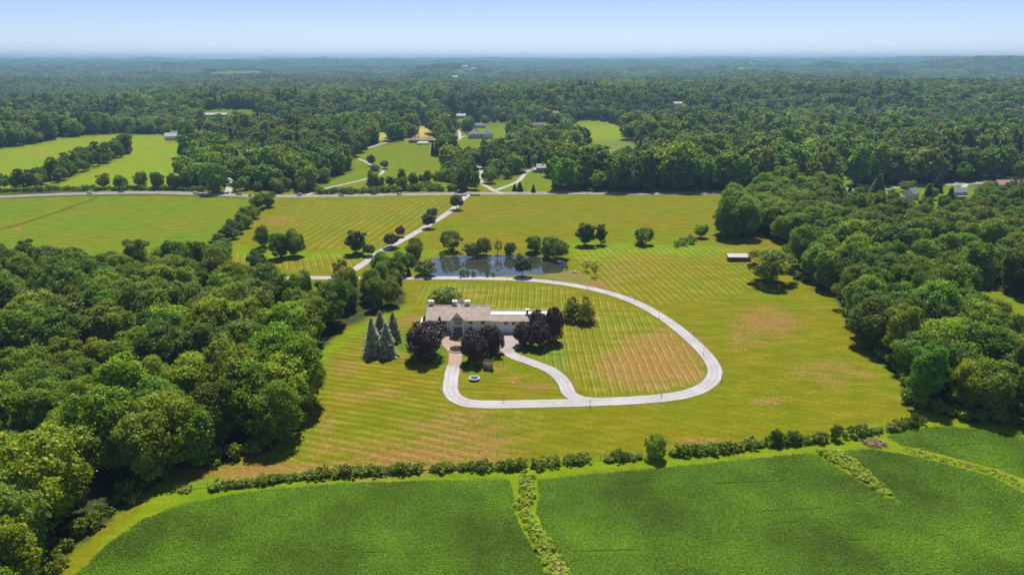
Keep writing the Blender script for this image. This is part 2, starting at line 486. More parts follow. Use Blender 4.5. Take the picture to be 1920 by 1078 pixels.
LAND_LAYERS = [
    ('pasture', [(-900, 375), (0, 369), (180, 365), (380, 368), (492, 372), (470, 392), (425, 440), (405, 500), (300, 520), (-900, 560)], 5),
    ('bright', [(140, 1100), (195, 1010), (330, 905), (520, 880), (700, 872), (1000, 866), (1240, 845), (1500, 822), (1735, 778), (1990, 800), (2500, 860), (2500, 1000), (2000, 1300), (-200, 1300)], 1.5),
    ('bright', [(1065, 452), (1200, 458), (1330, 458), (1400, 470), (1310, 478), (1200, 478), (1120, 492), (1070, 482)], 8),
    ('bright', [(590, 660), (640, 628), (720, 590), (772, 572), (775, 582), (720, 602), (650, 640), (608, 680)], 2),
    ('bright', [(440, 462), (560, 470), (700, 466), (830, 470), (830, 482), (700, 480), (560, 486), (440, 478)], 3),
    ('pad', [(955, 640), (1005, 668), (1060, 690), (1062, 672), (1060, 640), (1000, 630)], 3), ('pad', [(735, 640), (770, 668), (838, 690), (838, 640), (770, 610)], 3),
    ('bank', [(965, 516), (1010, 513), (1060, 508), (1085, 512), (1130, 530), (1150, 545), (1100, 540), (1030, 528)], 4),
    ('bank', [(792, 484), (870, 476), (960, 476), (960, 480), (870, 481), (806, 488)], 2),
]
LAND_LAYERS += [('field' if 'field' in k else 'gold' if 'gold' in k else 'dull' if k in ('meadow_r2', 'far_a', 'quarry') else 'field' if k[:4] == 'mead' else 'pasture', v, 6) for k, v in CLEAR.items()]
LAND_LAYERS += [('pasture', R_GAP, 3), ('pasture', R_GARDEN, 4)]
LAND_LAYERS += [('crop', CROP_A, .6), ('crop', CROP_B, .6), ('crop', CROP_C, .6)]
DRY = [((1215, 690), (100, 38), .78), ((1240, 645), (80, 28), .58), ((1290, 700), (28, 20), .7), ((1440, 605), (75, 34), .50), ((1400, 640), (40, 20), .35), ((860, 800), (130, 34), .40), ((800, 850), (200, 26), .55),
       ((720, 660), (60, 16), .35), ((690, 880), (180, 16), .6), ((480, 885), (130, 16), .65), ((1450, 752), (34, 9), .5), ((1330, 828), (90, 8), .5), ((1560, 700), (90, 30), .35), ((965, 712), (14, 7), .8),
       ((1000, 725), (34, 9), .6), ((940, 690), (24, 8), .3), ((520, 412), (34, 10), .45), ((1180, 505), (60, 26), .28), ((1120, 535), (30, 12), .5), ((700, 740), (90, 16), .28), ((760, 600), (50, 14), .35),
       ((1100, 598), (26, 8), .6), ((640, 690), (30, 20), .4), ((1000, 405), (260, 12), .12), ((33, 430), (9, 4), .9), ((880, 548), (50, 12), .25), ((1290, 655), (44, 9), .75), ((900, 822), (70, 14), .5), ((610, 800), (20, 40), .35)]

def build_ground():
    front = np.linspace(math.radians(-47), math.radians(47), 560)
    back = np.linspace(math.radians(47), math.radians(313), 50)[1:-1]
    ang = np.concatenate([front, back])
    D = np.concatenate([[2], np.geomspace(30, 110, 12)[:-1], np.exp(np.arange(math.log(110), math.log(760), .0098)), np.exp(np.arange(math.log(768), math.log(26000), .026)), [30000]])
    A, DD = np.meshgrid(ang, D)
    X, Y = (np.sin(A) * DD).ravel(), (np.cos(A) * DD).ravel()
    Z = hgt(X, Y)
    nr, nc = len(D), len(ang)
    i = np.arange(nr - 1)[:, None] * nc; j = np.arange(nc)[None, :]; j2 = (j + 1) % nc
    Fq = np.stack([i + j, i + j2, i + nc + j2, i + nc + j], -1).reshape(-1, 4)[:, ::-1]
    me = np_mesh('ground', np.stack([X, Y, Z], 1), Fq, True)
    px, py = proj(X, Y, Z)
    ok = Y > 40
    R = np.hypot(X, Y)
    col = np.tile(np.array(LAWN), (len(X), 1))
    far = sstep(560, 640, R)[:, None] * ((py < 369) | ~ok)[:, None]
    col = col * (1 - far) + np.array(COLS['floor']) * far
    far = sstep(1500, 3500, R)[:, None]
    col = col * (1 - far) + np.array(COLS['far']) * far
    scale = np.clip(F / np.maximum(Y, 60), .5, 12)
    wob = (nz(X, Y, sines(5, 14)) * .9 + nz(X, Y, sines(6, 5)) * .5) * scale          # uneven outlines
    def soft(poly, m):
        poly = np.asarray(poly, float)
        bb = ok & (px > poly[:, 0].min() - 60) & (px < poly[:, 0].max() + 60) & (py > poly[:, 1].min() - 40) & (py < poly[:, 1].max() + 40)
        w = np.zeros(len(X))
        idx = np.nonzero(bb)[0]
        if len(idx) == 0: return w
        d = dist_poly(px[idx], py[idx], poly)
        d = np.where(in_poly(px[idx], py[idx], poly), d, -d) + wob[idx] * min(m, 3) * .25
        w[idx] = sstep(-m, m, d)
        return w
    for key, poly, m in LAND_LAYERS[:-5]:
        w = soft(poly, m)[:, None]; col = col * (1 - w) + np.array(COLS[key]) * w
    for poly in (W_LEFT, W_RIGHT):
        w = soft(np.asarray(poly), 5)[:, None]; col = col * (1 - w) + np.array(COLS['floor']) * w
    for key, poly, m in LAND_LAYERS[-5:]:
        w = soft(poly, m)[:, None]; col = col * (1 - w) + np.array(COLS[key]) * w
    inp = in_poly(X, Y, POND)
    col[inp] = (.06, .05, .03)
    dry = np.zeros(len(X))
    for (cx, cy), (rx, ry), a in DRY:
        dry = np.maximum(dry, a * np.exp(-(((px - cx) / rx) ** 2 + ((py - cy) / ry) ** 2) ** 1.5 * .8) * ok)
    for poly in (CROP_A, CROP_B, CROP_C, CLEAR['gold_a'], W_LEFT, W_RIGHT): dry *= 1 - soft(poly, 2) * .95
    # mower directions: stripe is a running count across the passes
    stripe = np.zeros(len(X)); line = np.zeros(len(X)); band = np.zeros(len(X))
    def mow(poly, p0, p1, period, la, ba, m=3, warp=0):
        a, c = G(*p0), G(*p1)
        d = (c - a).normalized()
        cr = (X * d.y - Y * d.x) + warp * nz(X, Y, T1)
        w = soft(poly, m)
        sel = w > .02
        stripe[sel] = (cr / period)[sel]; line[sel] = (la * w)[sel]; band[sel] = (ba * w)[sel]
    mow([(540, 900), (480, 885), (600, 800), (605, 690), (660, 620), (770, 585), (800, 600), (840, 690), (838, 745), (870, 775), (1150, 768), (1340, 740), (1365, 690), (1500, 640), (1600, 660), (1700, 780), (1250, 845), (900, 868)],
        (640, 752), (830, 788), 2.9, .03, .20, 8, 5)
    mow([(600, 690), (660, 620), (735, 590), (800, 600), (840, 690), (838, 745), (870, 775), (900, 868), (600, 890), (540, 860)], (640, 752), (830, 788), 2.9, .22, .52, 8, 3)
    mow([(778, 530), (960, 533), (1050, 541), (1130, 560), (1200, 584), (1260, 622), (1310, 668), (1322, 700), (1300, 726), (1230, 740), (1120, 744), (1085, 730), (1060, 694), (990, 662), (960, 640), (1040, 640),
         (1050, 600), (1000, 585), (920, 582), (780, 580)], (1078, 735), (1066, 660), 2.75, .85, .25, 4, 1.2)
    mow([(1068, 460), (1220, 462), (1330, 462), (1425, 452), (1412, 545), (1320, 562), (1215, 572), (1130, 540), (1085, 500)], (1150, 470), (1243, 556), 3.6, .5, .55, 5, 1.5)
    mow([(560, 376), (845, 372), (800, 420), (745, 450), (690, 466), (575, 470), (540, 430)], (610, 462), (690, 412), 5.2, .35, .5, 6, 1.5)
    mow([(430, 470), (560, 480), (690, 474), (720, 482), (650, 512), (440, 500)], (560, 480), (568, 512), 3.4, .75, .3, 3, 1)
    mow([(860, 385), (1345, 376), (1345, 440), (1230, 455), (980, 470), (840, 470), (800, 460)], (900, 420), (1200, 424), 6.5, .05, .28, 8, 5)
    mow([(880, 700), (1040, 720), (1050, 742), (870, 742)], (880, 716), (1040, 726), 2.6, .12, .35, 4, 1)
    mow([(0, 372), (440, 374), (400, 470), (0, 470)], (0, 420), (440, 420), 8, 0, .16, 8, 9)
    mow([(690, 290), (835, 300), (830, 345), (700, 350)], (700, 330), (830, 300), 7, 0, .22, 6, 4)
    wcrop = np.maximum.reduce([soft(p, 1) for p in (CROP_A, CROP_B, CROP_C)])
    band *= 1 - wcrop; line *= 1 - wcrop
    def attr(name, arr):
        a = me.attributes.new(name, 'FLOAT', 'POINT'); a.data.foreach_set('value', arr.astype(np.float32))
    a = me.attributes.new('land', 'FLOAT_COLOR', 'POINT')
    a.data.foreach_set('color', np.concatenate([col, np.ones((len(X), 1))], 1).astype(np.float32).ravel())
    attr('dry', dry); attr('stripe', stripe); attr('line', line); attr('band', band)
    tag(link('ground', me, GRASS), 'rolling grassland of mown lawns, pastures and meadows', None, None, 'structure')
build_ground()

def sheet(name, poly, z, mat, step=4, drape=True):
    """polygon outline filled with a fine triangulation, draped on the ground or level"""
    poly = np.asarray(poly, float)
    x0, y0 = poly.min(0); x1, y1 = poly.max(0)
    gx, gy = np.meshgrid(np.arange(x0, x1, step), np.arange(y0, y1, step))
    gx, gy = gx.ravel(), gy.ravel()
    k = in_poly(gx, gy, poly) & (dist_poly(gx, gy, poly) > step * .4)
    pts = [Vector(p) for p in poly] + [Vector((a, c)) for a, c in zip(gx[k], gy[k])]
    n = len(poly)
    r = delaunay_2d_cdt(pts, [], [list(range(n))], 1, 1e-4)
    V = np.array([tuple(p) for p in r[0]])
    zz = hgt(V[:, 0], V[:, 1]) + z if drape else np.full(len(V), z)
    me = np_mesh(name, np.column_stack([V, zz]), np.array([f for f in r[2] if len(f) == 3]), True)
    return link(name, me, mat)

def ribbon(name, path, width, z, mat, step=2.5, cross=9, label=None, rag=0.0):
    P = catmull(path, step)
    T = np.gradient(P, axis=0); T /= np.linalg.norm(T, axis=1)[:, None]
    N = np.stack([-T[:, 1], T[:, 0]], 1)
    u = np.linspace(-.5, .5, cross)
    ww = np.full((len(P), cross), float(width)); rr = np.random.default_rng(len(P))
    ww[:, 0] += rr.normal(size=len(P)) * rag; ww[:, -1] += rr.normal(size=len(P)) * rag
    XY = P[:, None, :] + N[:, None, :] * (u[None, :, None] * ww[..., None])
    zc = hgt(XY[..., 0], XY[..., 1]) + z
    V = np.concatenate([XY, zc[..., None]], -1)
    sk = V[:, [0, -1]].copy(); sk[..., 2] -= .25
    V = np.concatenate([sk[:, :1], V, sk[:, 1:]], 1)
    nr, nc = V.shape[:2]
    i = np.arange(nr - 1)[:, None] * nc; j = np.arange(nc - 1)[None, :]
    Fq = np.stack([i + j, i + nc + j, i + nc + j + 1, i + j + 1], -1).reshape(-1, 4)
    me = np_mesh(name, V.reshape(-1, 3), Fq[:, ::-1], False)
    at_ = me.attributes.new('across', 'FLOAT', 'POINT'); at_.data.foreach_set('value', np.tile(np.concatenate([[-.5], u, [.5]]) * width, nr).astype(np.float32))
    return tag(link(name, me, mat), label, None, None, 'structure')

# ------------------------------------------------------------------ roads and drives
def road_mat(name, col, tracks):
    m, n, l = nmat(name)
    out = n.new('ShaderNodeOutputMaterial'); b = n.new('ShaderNodeBsdfPrincipled'); b.inputs['Roughness'].default_value = .9; b.inputs['Specular IOR Level'].default_value = .15
    ge = n.new('ShaderNodeNewGeometry'); at_ = n.new('ShaderNodeAttribute'); at_.attribute_name = 'across'
    def noise(sc, det):
        t = n.new('ShaderNodeTexNoise'); t.inputs['Scale'].default_value = sc; t.inputs['Detail'].default_value = det; l.new(ge.outputs['Position'], t.inputs['Vector']); return t.outputs['Fac']
    def mr(v, a, b_, c, d):
        r = n.new('ShaderNodeMapRange'); l.new(v, r.inputs['Value'])
        for k, x in zip(('From Min', 'From Max', 'To Min', 'To Max'), (a, b_, c, d)): r.inputs[k].default_value = x
        return r.outputs[0]
    def ma(op, a, c):
        r = n.new('ShaderNodeMath'); r.operation = op
        for i, v in enumerate((a, c)):
            if isinstance(v, (int, float)): r.inputs[i].default_value = v
            elif v is not None: l.new(v, r.inputs[i])
        return r.outputs[0]
    ab = ma('ABSOLUTE', at_.outputs['Fac'], None); v = None
    for t in tracks:
        w = mr(ma('ABSOLUTE', ma('SUBTRACT', ab, t), None), .1, .55, .86, 1.0); v = w if v is None else ma('MULTIPLY', v, w)
    v = ma('MULTIPLY', v, ma('MULTIPLY', mr(noise(.12, 4), .3, .7, .86, 1.10), mr(noise(1.1, 6), .3, .7, .90, 1.08)))
    mx = n.new('ShaderNodeMix'); mx.data_type = 'RGBA'; mx.blend_type = 'MULTIPLY'; mx.inputs['Factor'].default_value = 1; mx.inputs['A'].default_value = (*col, 1)
    l.new(v, mx.inputs['B']); l.new(mx.outputs['Result'], b.inputs['Base Color']); l.new(b.outputs[0], out.inputs[0])
    return m
ASPHALT = road_mat('asphalt_road', (.29, .285, .28), (1.0, 2.6))
DRIVE = road_mat('pale_drive', (.45, .44, .44), (.85,))
VERGE = solid('drive_edge', (.20, .155, .07), .95, .1, .25, .6)
PAVER = solid('brick_paver', (.38, .27, .21), .85, .2, .10, 1.2, .3, 5)
COURT = solid('court_asphalt', (.36, .32, .31), .9, .2, .12, .3)
WHITEPAINT = solid('road_paint', (.7, .69, .62), .8, .2, .1, 2)
YELLOWPAINT = solid('road_paint_yellow', (.6, .42, .06), .8, .2, .1, 2)
PX = lambda pts: [G(*p) for p in pts]
ROAD_PX = [(-320, 390), (-120, 376), (0, 369.5), (120, 364.5), (250, 361.5), (370, 363.5), (470, 367.5), (560, 368), (700, 366), (850, 363.6), (960, 362.8), (1100, 362.6), (1250, 363), (1400, 362),
           (1500, 359), (1600, 355.5), (1700, 350), (1800, 345), (1900, 341), (2100, 336), (2400, 334)]
ROAD = PX(ROAD_PX)
ribbon('main_road', ROAD, 10.0, .10, ASPHALT, 5, 13, 'grey two lane country road crossing behind the fields')
for off, nm in ((.15, 'centre_line'), (-.15, 'centre_line')):
    P = catmull(ROAD, 6); T = np.gradient(P, axis=0); T /= np.linalg.norm(T, axis=1)[:, None]
    ribbon(nm, list(P + np.stack([-T[:, 1], T[:, 0]], 1) * off), .14, .13, YELLOWPAINT, 6, 2)
for off in (3.6, -3.6):
    ribbon('edge_line', list(P + np.stack([-T[:, 1], T[:, 0]], 1) * off), .14, .13, WHITEPAINT, 6, 2)
LOOP_PX = [(440, 530), (540, 521.5), (660, 521.5), (765, 521.5), (860, 521.5), (960, 523.5), (1040, 530), (1120, 544), (1190, 566.5), (1248, 599), (1297, 638), (1331, 674), (1340, 702), (1321, 725), (1276, 741),
           (1200, 749.5), (1110, 754), (1000, 757), (905, 758), (868, 753), (847, 738), (845, 716), (850, 690), (853, 683)]
LOOP = PX(LOOP_PX)
BRANCH_PX = [(1125, 753), (1092, 750), (1068, 738), (1056, 715), (1032, 694), (995, 679), (965, 668), (951, 657), (950, 645)]
BRANCH = PX(BRANCH_PX)
ENTRY = PX([(884, 362), (872, 370), (846, 395), (806, 421), (772, 441), (742, 457), (714, 472), (690, 489), (664, 506), (640, 520)])
for nm, pth, w, lb in (('loop_drive', LOOP, 4.7, 'pale asphalt drive looping round the lawn to the house'), ('garage_drive', BRANCH, 4.4, 'pale branch drive curving to the garage court'), ('entry_drive', ENTRY, 4.6, 'pale straight drive from the road towards the pond')):
    ribbon(nm + '_edge', pth, w + .9, .05, VERGE, 1.2, 5, rag=.45)
    z = {'loop_drive': .09, 'garage_drive': .105, 'entry_drive': .09}[nm]
    ribbon(nm, pth, w, z, DRIVE, 1.5, 9, lb, .09)
for pts, w, nm in (([(944, 364), (926, 358), (917, 352), (905, 345), (897, 330), (902, 318), (885, 300), (862, 285), (856, 272), (858, 262), (872, 256), (892, 257)], 4, 'neighbour_drive'),
                   ([(930, 357), (955, 348), (972, 340), (984, 326), (992, 320), (1005, 319)], 4, 'cottage_drive'), ([(425, 366), (430, 352), (432, 335), (440, 318)], 5, 'side_lane'),
                   ([(575, 366), (610, 354), (650, 345), (690, 335), (715, 326), (716, 318), (700, 314), (690, 306), (672, 298)], 3.2, 'hill_drive'), ([(668, 284), (690, 278), (716, 270), (742, 264), (770, 262)], 3.6, 'ranch_drive'),
                   ([(845, 235), (860, 246), (862, 262)], 4, 'upper_drive'), ([(1800, 356), (1806, 352), (1812, 345)], 4, 'cottage_path')):
    ribbon(nm, PX(pts), w, .13, DRIVE, 4, 3)

def to_px_poly(pts): return [G(*p)[:2] for p in pts]
o = sheet('garage_court', to_px_poly([(938, 625.2), (1000, 625.2), (990, 645), (968, 655), (955, 664), (940, 660), (934, 650)]), .115, COURT, 2); tag(o, 'grey asphalt court before the garage doors', None, None, 'structure')
o = sheet('brick_walk', to_px_poly([(840.5, 686), (866, 686), (866, 668), (876, 660), (882, 648), (874, 632), (848, 632), (836, 630), (826, 632), (822, 640), (832, 650), (842, 662)]), .125, PAVER, 2); tag(o, 'pink brick paved forecourt and walk before the porch', None, None, 'structure')

# ------------------------------------------------------------------ pond
def water_material():
    m, n, l = nmat('pond_water')
    out = n.new('ShaderNodeOutputMaterial'); b = n.new('ShaderNodeBsdfPrincipled')
    b.inputs['Base Color'].default_value = (.050, .056, .040, 1); b.inputs['Roughness'].default_value = .03; b.inputs['IOR'].default_value = 4.6
    b.inputs['Specular IOR Level'].default_value = .5
    ge = n.new('ShaderNodeNewGeometry'); t = n.new('ShaderNodeTexNoise'); t.inputs['Scale'].default_value = 1.2; t.inputs['Detail'].default_value = 3
    l.new(ge.outputs['Position'], t.inputs['Vector'])
    bp = n.new('ShaderNodeBump'); bp.inputs['Strength'].default_value = .03; bp.inputs['Distance'].default_value = .05
    l.new(t.outputs['Fac'], bp.inputs['Height']); l.new(bp.outputs[0], b.inputs['Normal']); l.new(b.outputs[0], out.inputs[0])
    return m
c = POND.mean(0)
tag(sheet('pond_water', c + (POND - c) * 1.03, WATER_Z, water_material(), 6, False), 'still pond water reflecting trees and sky', None, None, 'structure')

# ------------------------------------------------------------------ foliage builders
def unit(v): return v / np.maximum(np.linalg.norm(v, axis=1), 1e-6)[:, None]

def leaf_quads(P, N, size, rng, asp=1.0):
    n = len(P)
    N = unit(N)
    a = unit(np.cross(N, rng.normal(size=(n, 3))))
    b = np.cross(N, a)
    s = size * rng.uniform(.6, 1.35, (n, 1))
    j = lambda: rng.uniform(.7, 1.25, (n, 1))
    V = np.stack([P + a * s * .62 * asp * j(), P + b * s * .5 * j() + N * s * .12, P - a * s * .62 * asp * j(), P - b * s * .5 * j() + N * s * .08], 1)
    return V.reshape(-1, 3), np.arange(4 * n).reshape(-1, 4)

def join_parts(parts):
    V, Q, off = [], [], 0
    for v, q in parts:
        V.append(v); Q.append(q + off); off += len(v)
    return np.concatenate(V), np.concatenate(Q)

def crown_pts(rng, R, z0, z1, lobes, n, lobe_r=(.30, .46), flat=0.0, fill=.22, top_bias=.25, clus=.062):
    """leaf positions and normals on the outsides of overlapping foliage clumps"""
    H = (z1 - z0) / 2; zc = (z0 + z1) / 2
    d = rng.normal(size=(lobes * 3, 3)); d = unit(d); d[:, 2] += top_bias; d = unit(d)
    keep = [d[0]]
    for v in d[1:]:                                        # spread the clumps
        if len(keep) >= lobes: break
        if min(np.linalg.norm(v - k) for k in keep) > 1.7 / math.sqrt(lobes): keep.append(v)
    d = np.array(keep); L = len(d)
    r = R * rng.uniform(*lobe_r, L)
    ex = rng.uniform(.66, 1.14, L)
    C = np.stack([d[:, 0] * (R - r * .75) * ex, d[:, 1] * (R - r * .75) * ex, zc + d[:, 2] * np.maximum(H - r * .7, .3) * ex], 1)
    P, N = [], []
    m = int(n * (1 - fill) / L * 1.5)
    for k in range(L):
        u = unit(rng.normal(size=(m, 3)))
        u = unit(u + .75 * d[k] + np.array([0, 0, .25]))
        q = C[k] + u * (r[k] * rng.uniform(.72, 1.06, (m, 1))) * np.array([1, 1, 1 - flat])
        ins = np.zeros(m, bool)
        for k2 in range(L):
            if k2 != k: ins |= np.linalg.norm((q - C[k2]) / np.array([1, 1, 1 - flat]), axis=1) < r[k2] * .68
        P.append(q[~ins]); N.append(u[~ins])
    P, N = np.concatenate(P), np.concatenate(N)
    per = 11                                               # leaves gathered in sprays, with gaps between the sprays
    nc = max(8, int(n * (1 - fill) / per))
    sel = rng.permutation(len(P))[:nc]
    cr = clus * R
    A, B = np.repeat(P[sel], per, 0), np.repeat(N[sel], per, 0)
    off = rng.normal(size=A.shape) * np.array([1, 1, .75]) * cr * np.repeat(rng.uniform(.7, 1.3, (len(sel), 1)), per, 0)
    P, N = A + off + B * cr * .3, unit(unit(off) * .75 + B * .8)
    mf = int(n * fill)                                     # darker inner foliage
    u = unit(rng.normal(size=(mf, 3)))
    q = u * rng.uniform(.45, .86, (mf, 1)) * np.array([R, R, H]) + np.array([0, 0, zc])
    return np.concatenate([P, q]), np.concatenate([N, u]), C

def crown_mesh(name, seed, R, z0, z1, lobes, n, leaf, rough=.55, **kw):
    rng = np.random.default_rng(seed)
    P, N, C = crown_pts(rng, R, z0, z1, lobes, n, **kw)
    N = unit(N) + rng.normal(size=N.shape) * rough + np.array([0, 0, .3])
    return leaf_quads(P, N, leaf, rng), C

def trunk_mb(seed, h, r, C, nl=7):
    rg = random.Random(seed)
    mb = MB()
    top = Vector((rg.uniform(-.3, .3), rg.uniform(-.3, .3), h))
    mb.rod((0, 0, -.6), (0, 0, .35), r * 1.5, r, 8, False); mb.rod((0, 0, .3), top, r, r * .6, 8)
    cs = sorted(C, key=lambda c: -np.hypot(c[0], c[1]))
    for c in cs[:nl]:
        c = Vector(c); base = top * rg.uniform(.75, 1)
        mid = base.lerp(c, .5) + Vector((0, 0, -.3))
        mb.rod(base, mid, r * .45, r * .28, 5); mb.rod(mid, c, r * .28, r * .1, 5)
    mb.rod(top, Vector((0, 0, float(np.max(np.array(C)[:, 2])))), r * .6, r * .12, 6)
    return mb

BROAD = []           # (crown mesh, trunk mesh, height, radius)
for k, (R, z0, z1, lb, n, lf, kw) in enumerate([
        (6.4, 1.6, 16.0, 22, 13500, .44, dict(lobe_r=(.24, .46))), (5.4, 1.8, 19.0, 26, 13500, .43, dict(lobe_r=(.24, .44))), (7.4, 1.6, 15.0, 30, 15000, .46, dict(flat=.15, lobe_r=(.2, .42))),
        (5.8, 1.4, 15.0, 15, 11500, .44, dict(lobe_r=(.28, .54))), (6.6, 1.8, 18.0, 34, 15000, .42, dict(lobe_r=(.18, .36))), (4.6, 1.4, 15.5, 18, 10000, .41, {}),
        (6.2, 1.6, 17.0, 18, 9000, .47, dict(lobe_r=(.2, .40), fill=.12))]):
    (V, Q), C = crown_mesh('crown', 100 + k, R, z0, z1, lb, n, lf, **kw)
    me = np_mesh('broadleaf_crown', V, Q); me.materials.append(LEAF)
    tm = trunk_mb(k, z0 + 2.5, .38, C).mesh('broadleaf_trunk'); tm.materials.append(BARK)
    BROAD.append((me, tm, z1, R))

def dense_round(name, seed, mat, R, z0, z1, lb, n, lf, kw={}, tr=.3, nl=6):
    (V, Q), C = crown_mesh(name, seed, R, z0, z1, lb, n, lf, **kw)
    me = np_mesh(name + '_crown', V, Q); me.materials.append(mat)
    tm = trunk_mb(seed, max(z0 + 1.0, 1), tr, C, nl).mesh(name + '_trunk'); tm.materials.append(BARK)
    return (me, tm, z1, R)
COPPERS = [dense_round('copper_beech', 201 + k, COPPER, 7, .6, 12.5, 34, 12000, .50, dict(lobe_r=(.22, .36)), .45) for k in range(2)]
PLUMS = [dense_round('plum', 211 + k, PLUM, 3.6, 2.0, 7.2, 16, 3000, .42, {}, .16) for k in range(2)]
BRIGHTS = [dense_round('bright', 221 + k, BRIGHT, 4.2, .8, 7.5, 18, 4000, .42, {}, .2) for k in range(2)]
AIRY = [dense_round('airy', 231, BRIGHT, 3.0, 2.2, 6.5, 9, 500, .40, dict(fill=.1), .13, 9)]
SHRUBS = [dense_round('shrub', 241 + k, HEDGE, 1.8, .05, 2.3, 9, 750, .32, dict(fill=.15), .08, 4) for k in range(4)]
WSHRUBS = [dense_round('bank_shrub', 251 + k, BRIGHT, 1.8, .05, 2.3, 8, 600, .32, dict(fill=.15), .08, 4) for k in range(2)]

def conifer(name, seed, mat, R, H, tiers, per, lf, droop=.25, z0=.5, pw=.85, rough=.45, jit=.1):
    rng = np.random.default_rng(seed)
    P, N = [], []
    C = []
    for t in range(tiers):
        f = t / (tiers - 1)
        z = z0 + (H - z0) * f
        r = R * max(1 - f, .03) ** pw * rng.uniform(1 - jit, 1 + jit)
        nb = max(5, int(13 * (1 - f) + 4))
        a0 = rng.uniform(0, 6.28)
        for b in range(nb):
            a = a0 + 6.283 * b / nb + rng.normal() * .12
            rr = r * rng.uniform(.88 - jit, 1.02 + jit)
            m = max(4, int(per * (.35 + .65 * (1 - f))))
            u = rng.uniform(.25, 1, m) ** .8
            w = .22 * rr * (1.1 - u) + .12
            x = u * rr; yv = rng.normal(size=m) * w
            zz = z - droop * rr * u + rng.normal(size=m) * .10 + .12 * np.sin(u * 3)
            P.append(np.stack([x * math.cos(a) - yv * math.sin(a), x * math.sin(a) + yv * math.cos(a), zz], 1))
            N.append(np.stack([np.full(m, .55 * math.cos(a)), np.full(m, .55 * math.sin(a)), np.ones(m)], 1))
            if t < tiers * .6 and b % 3 == 0: C.append((rr * .6 * math.cos(a), rr * .6 * math.sin(a), z - .1))
    P, N = np.concatenate(P), unit(np.concatenate(N)) + rng.normal(size=(sum(map(len, P)), 3)) * rough
    V, Q = leaf_quads(P, N, lf, rng, 1.35)
    me = np_mesh(name + '_crown', V, Q); me.materials.append(mat)
    mb = MB(); mb.rod((0, 0, -.5), (0, 0, H * .96), .028 * H, .02, 7)
    for c in C[:24]: mb.rod((0, 0, c[2] + .3), c, .05, .02, 4)
    tm = mb.mesh(name + '_trunk'); tm.materials.append(BARK)
    return (me, tm, H, R)
GOLDS = [conifer('golden_conifer', 261 + k, GOLD, 5.2, 9.8, 9, 60, .55, .02, 2.0, .42, .6, .22) for k in range(2)]
SPRUCES = [conifer('spruce', 301 + k, SPRUCE, 3.5, 13, 22, 30, .50, pw=.70, z0=1.0, rough=.75, jit=.22) for k in range(3)]
PINES = [conifer('pine', 311 + k, PINE, 3.3, 15, 17, 26, .62, .12, 1.4, .6) for k in range(2)]
CYPRESS = [conifer('cypress', 321, PINE, 2.1, 15, 26, 20, .45, -.5, .2, .42)]
YEW = [conifer('fir', 331, PINE, 2.3, 7.5, 18, 26, .34, .1, .3, .75)]

def tree_at(kind, name, loc, sx, sz, rz, label, cat, group=None, tint=None, parts=('crown', 'trunk'), sy=None):
    e = empty(name, loc, rz)
    e.scale = (sx, sy or sx, sz)
    tag(e, label, cat, group)
    for nm, me in zip(parts, kind[:2]):
        o = bpy.data.objects.new(nm, me); COL.objects.link(o); o.parent = e
        if tint and nm == parts[0]: o.color = (*tint, 1)
    return e

_rg = random.Random(77)
def tree_px(kinds, name, px, py, top, w, label, cat='tree', group=None, tint=None, parts=('crown', 'trunk')):
    """tree whose foot shows at (px, py), top at row top, crown w pixels wide"""
    k = kinds[_rg.randrange(len(kinds))]
    p = G(px, py, hgt)
    s = ppm(p)
    e = math.atan2(CAM_Z - p.z, math.hypot(p.x, p.y))
    R = w / 2 / s / 1.02
    H = ((py - top) / s - .30 * R * math.sin(e)) / math.cos(e)
    H = max(H, R * .8)
    return tree_at(k, name, p, R / k[3], H / k[2], _rg.uniform(0, 6.28), label, cat, group, tint, parts)

# ------------------------------------------------------------------ trees that stand by themselves
YEL, DEEP, GREY, MIDG, OLV = (1.25, 1.18, .75), (.72, .82, .8), (1.10, 1.08, 1.9), (.88, 1.02, .85), (1.0, .94, .7)
T = tree_px
T(COPPERS, 'copper_beech', 798, 671, 605, 75, 'huge round dark purple beech on the lawn left of the brick walk')
T(COPPERS, 'copper_beech', 890, 679, 622, 50, 'purple beech directly right of the brick walk, beside the play tower')
T(COPPERS, 'copper_beech', 921, 662, 608, 46, 'purple beech between the brick walk and the garage court')
T(COPPERS, 'copper_beech', 984, 648, 604, 41, 'smaller purple beech nearest the garage court, front of the right cluster')
T(COPPERS, 'copper_beech', 1011, 651, 602, 42, 'purple beech in the front middle of the cluster right of the garage')
T(COPPERS, 'copper_beech', 1006, 622, 582, 36, 'purple beech rising behind the front pair at the wing roof')
T(COPPERS, 'copper_beech', 1037, 641, 578, 36, 'tall narrow purple beech at the right end of the cluster')
T(SPRUCES, 'spruce_tree', 700, 665, 596, 39, 'blue grey spruce at the left end of the spruce group')
T(SPRUCES, 'spruce_tree', 726, 667, 605, 39, 'blue grey spruce standing in front of the spruce group')
T(SPRUCES, 'spruce_tree', 715, 636, 583, 36, 'blue grey spruce at the back of the group, mostly hidden', tint=(.9, .9, .9))
T(SPRUCES, 'spruce_tree', 739, 640, 585, 32, 'olive grey spruce at the right end of the spruce group', tint=(1.0, .93, .72))
T(YEW, 'fir_tree', 825.5, 627, 594, 21, 'dark green cone shaped fir against the front of the white house')
T(YEW, 'fir_tree', 797, 618, 592, 18, 'dark fir at the left corner of the white house', tint=(1.1, 1.2, .9))
T(BRIGHTS, 'shade_tree', 838, 577, 541, 58, 'bright green round tree behind the roof of the white house', tint=(.62, .72, .7))
T(GOLDS, 'golden_conifer', 1073, 599, 556, 42, 'yellow green spreading conifer, left of the pair beyond the copper beeches')
T(GOLDS, 'golden_conifer', 1097, 603, 553, 46, 'yellow green spreading conifer, right of the pair, with bare trunk showing')
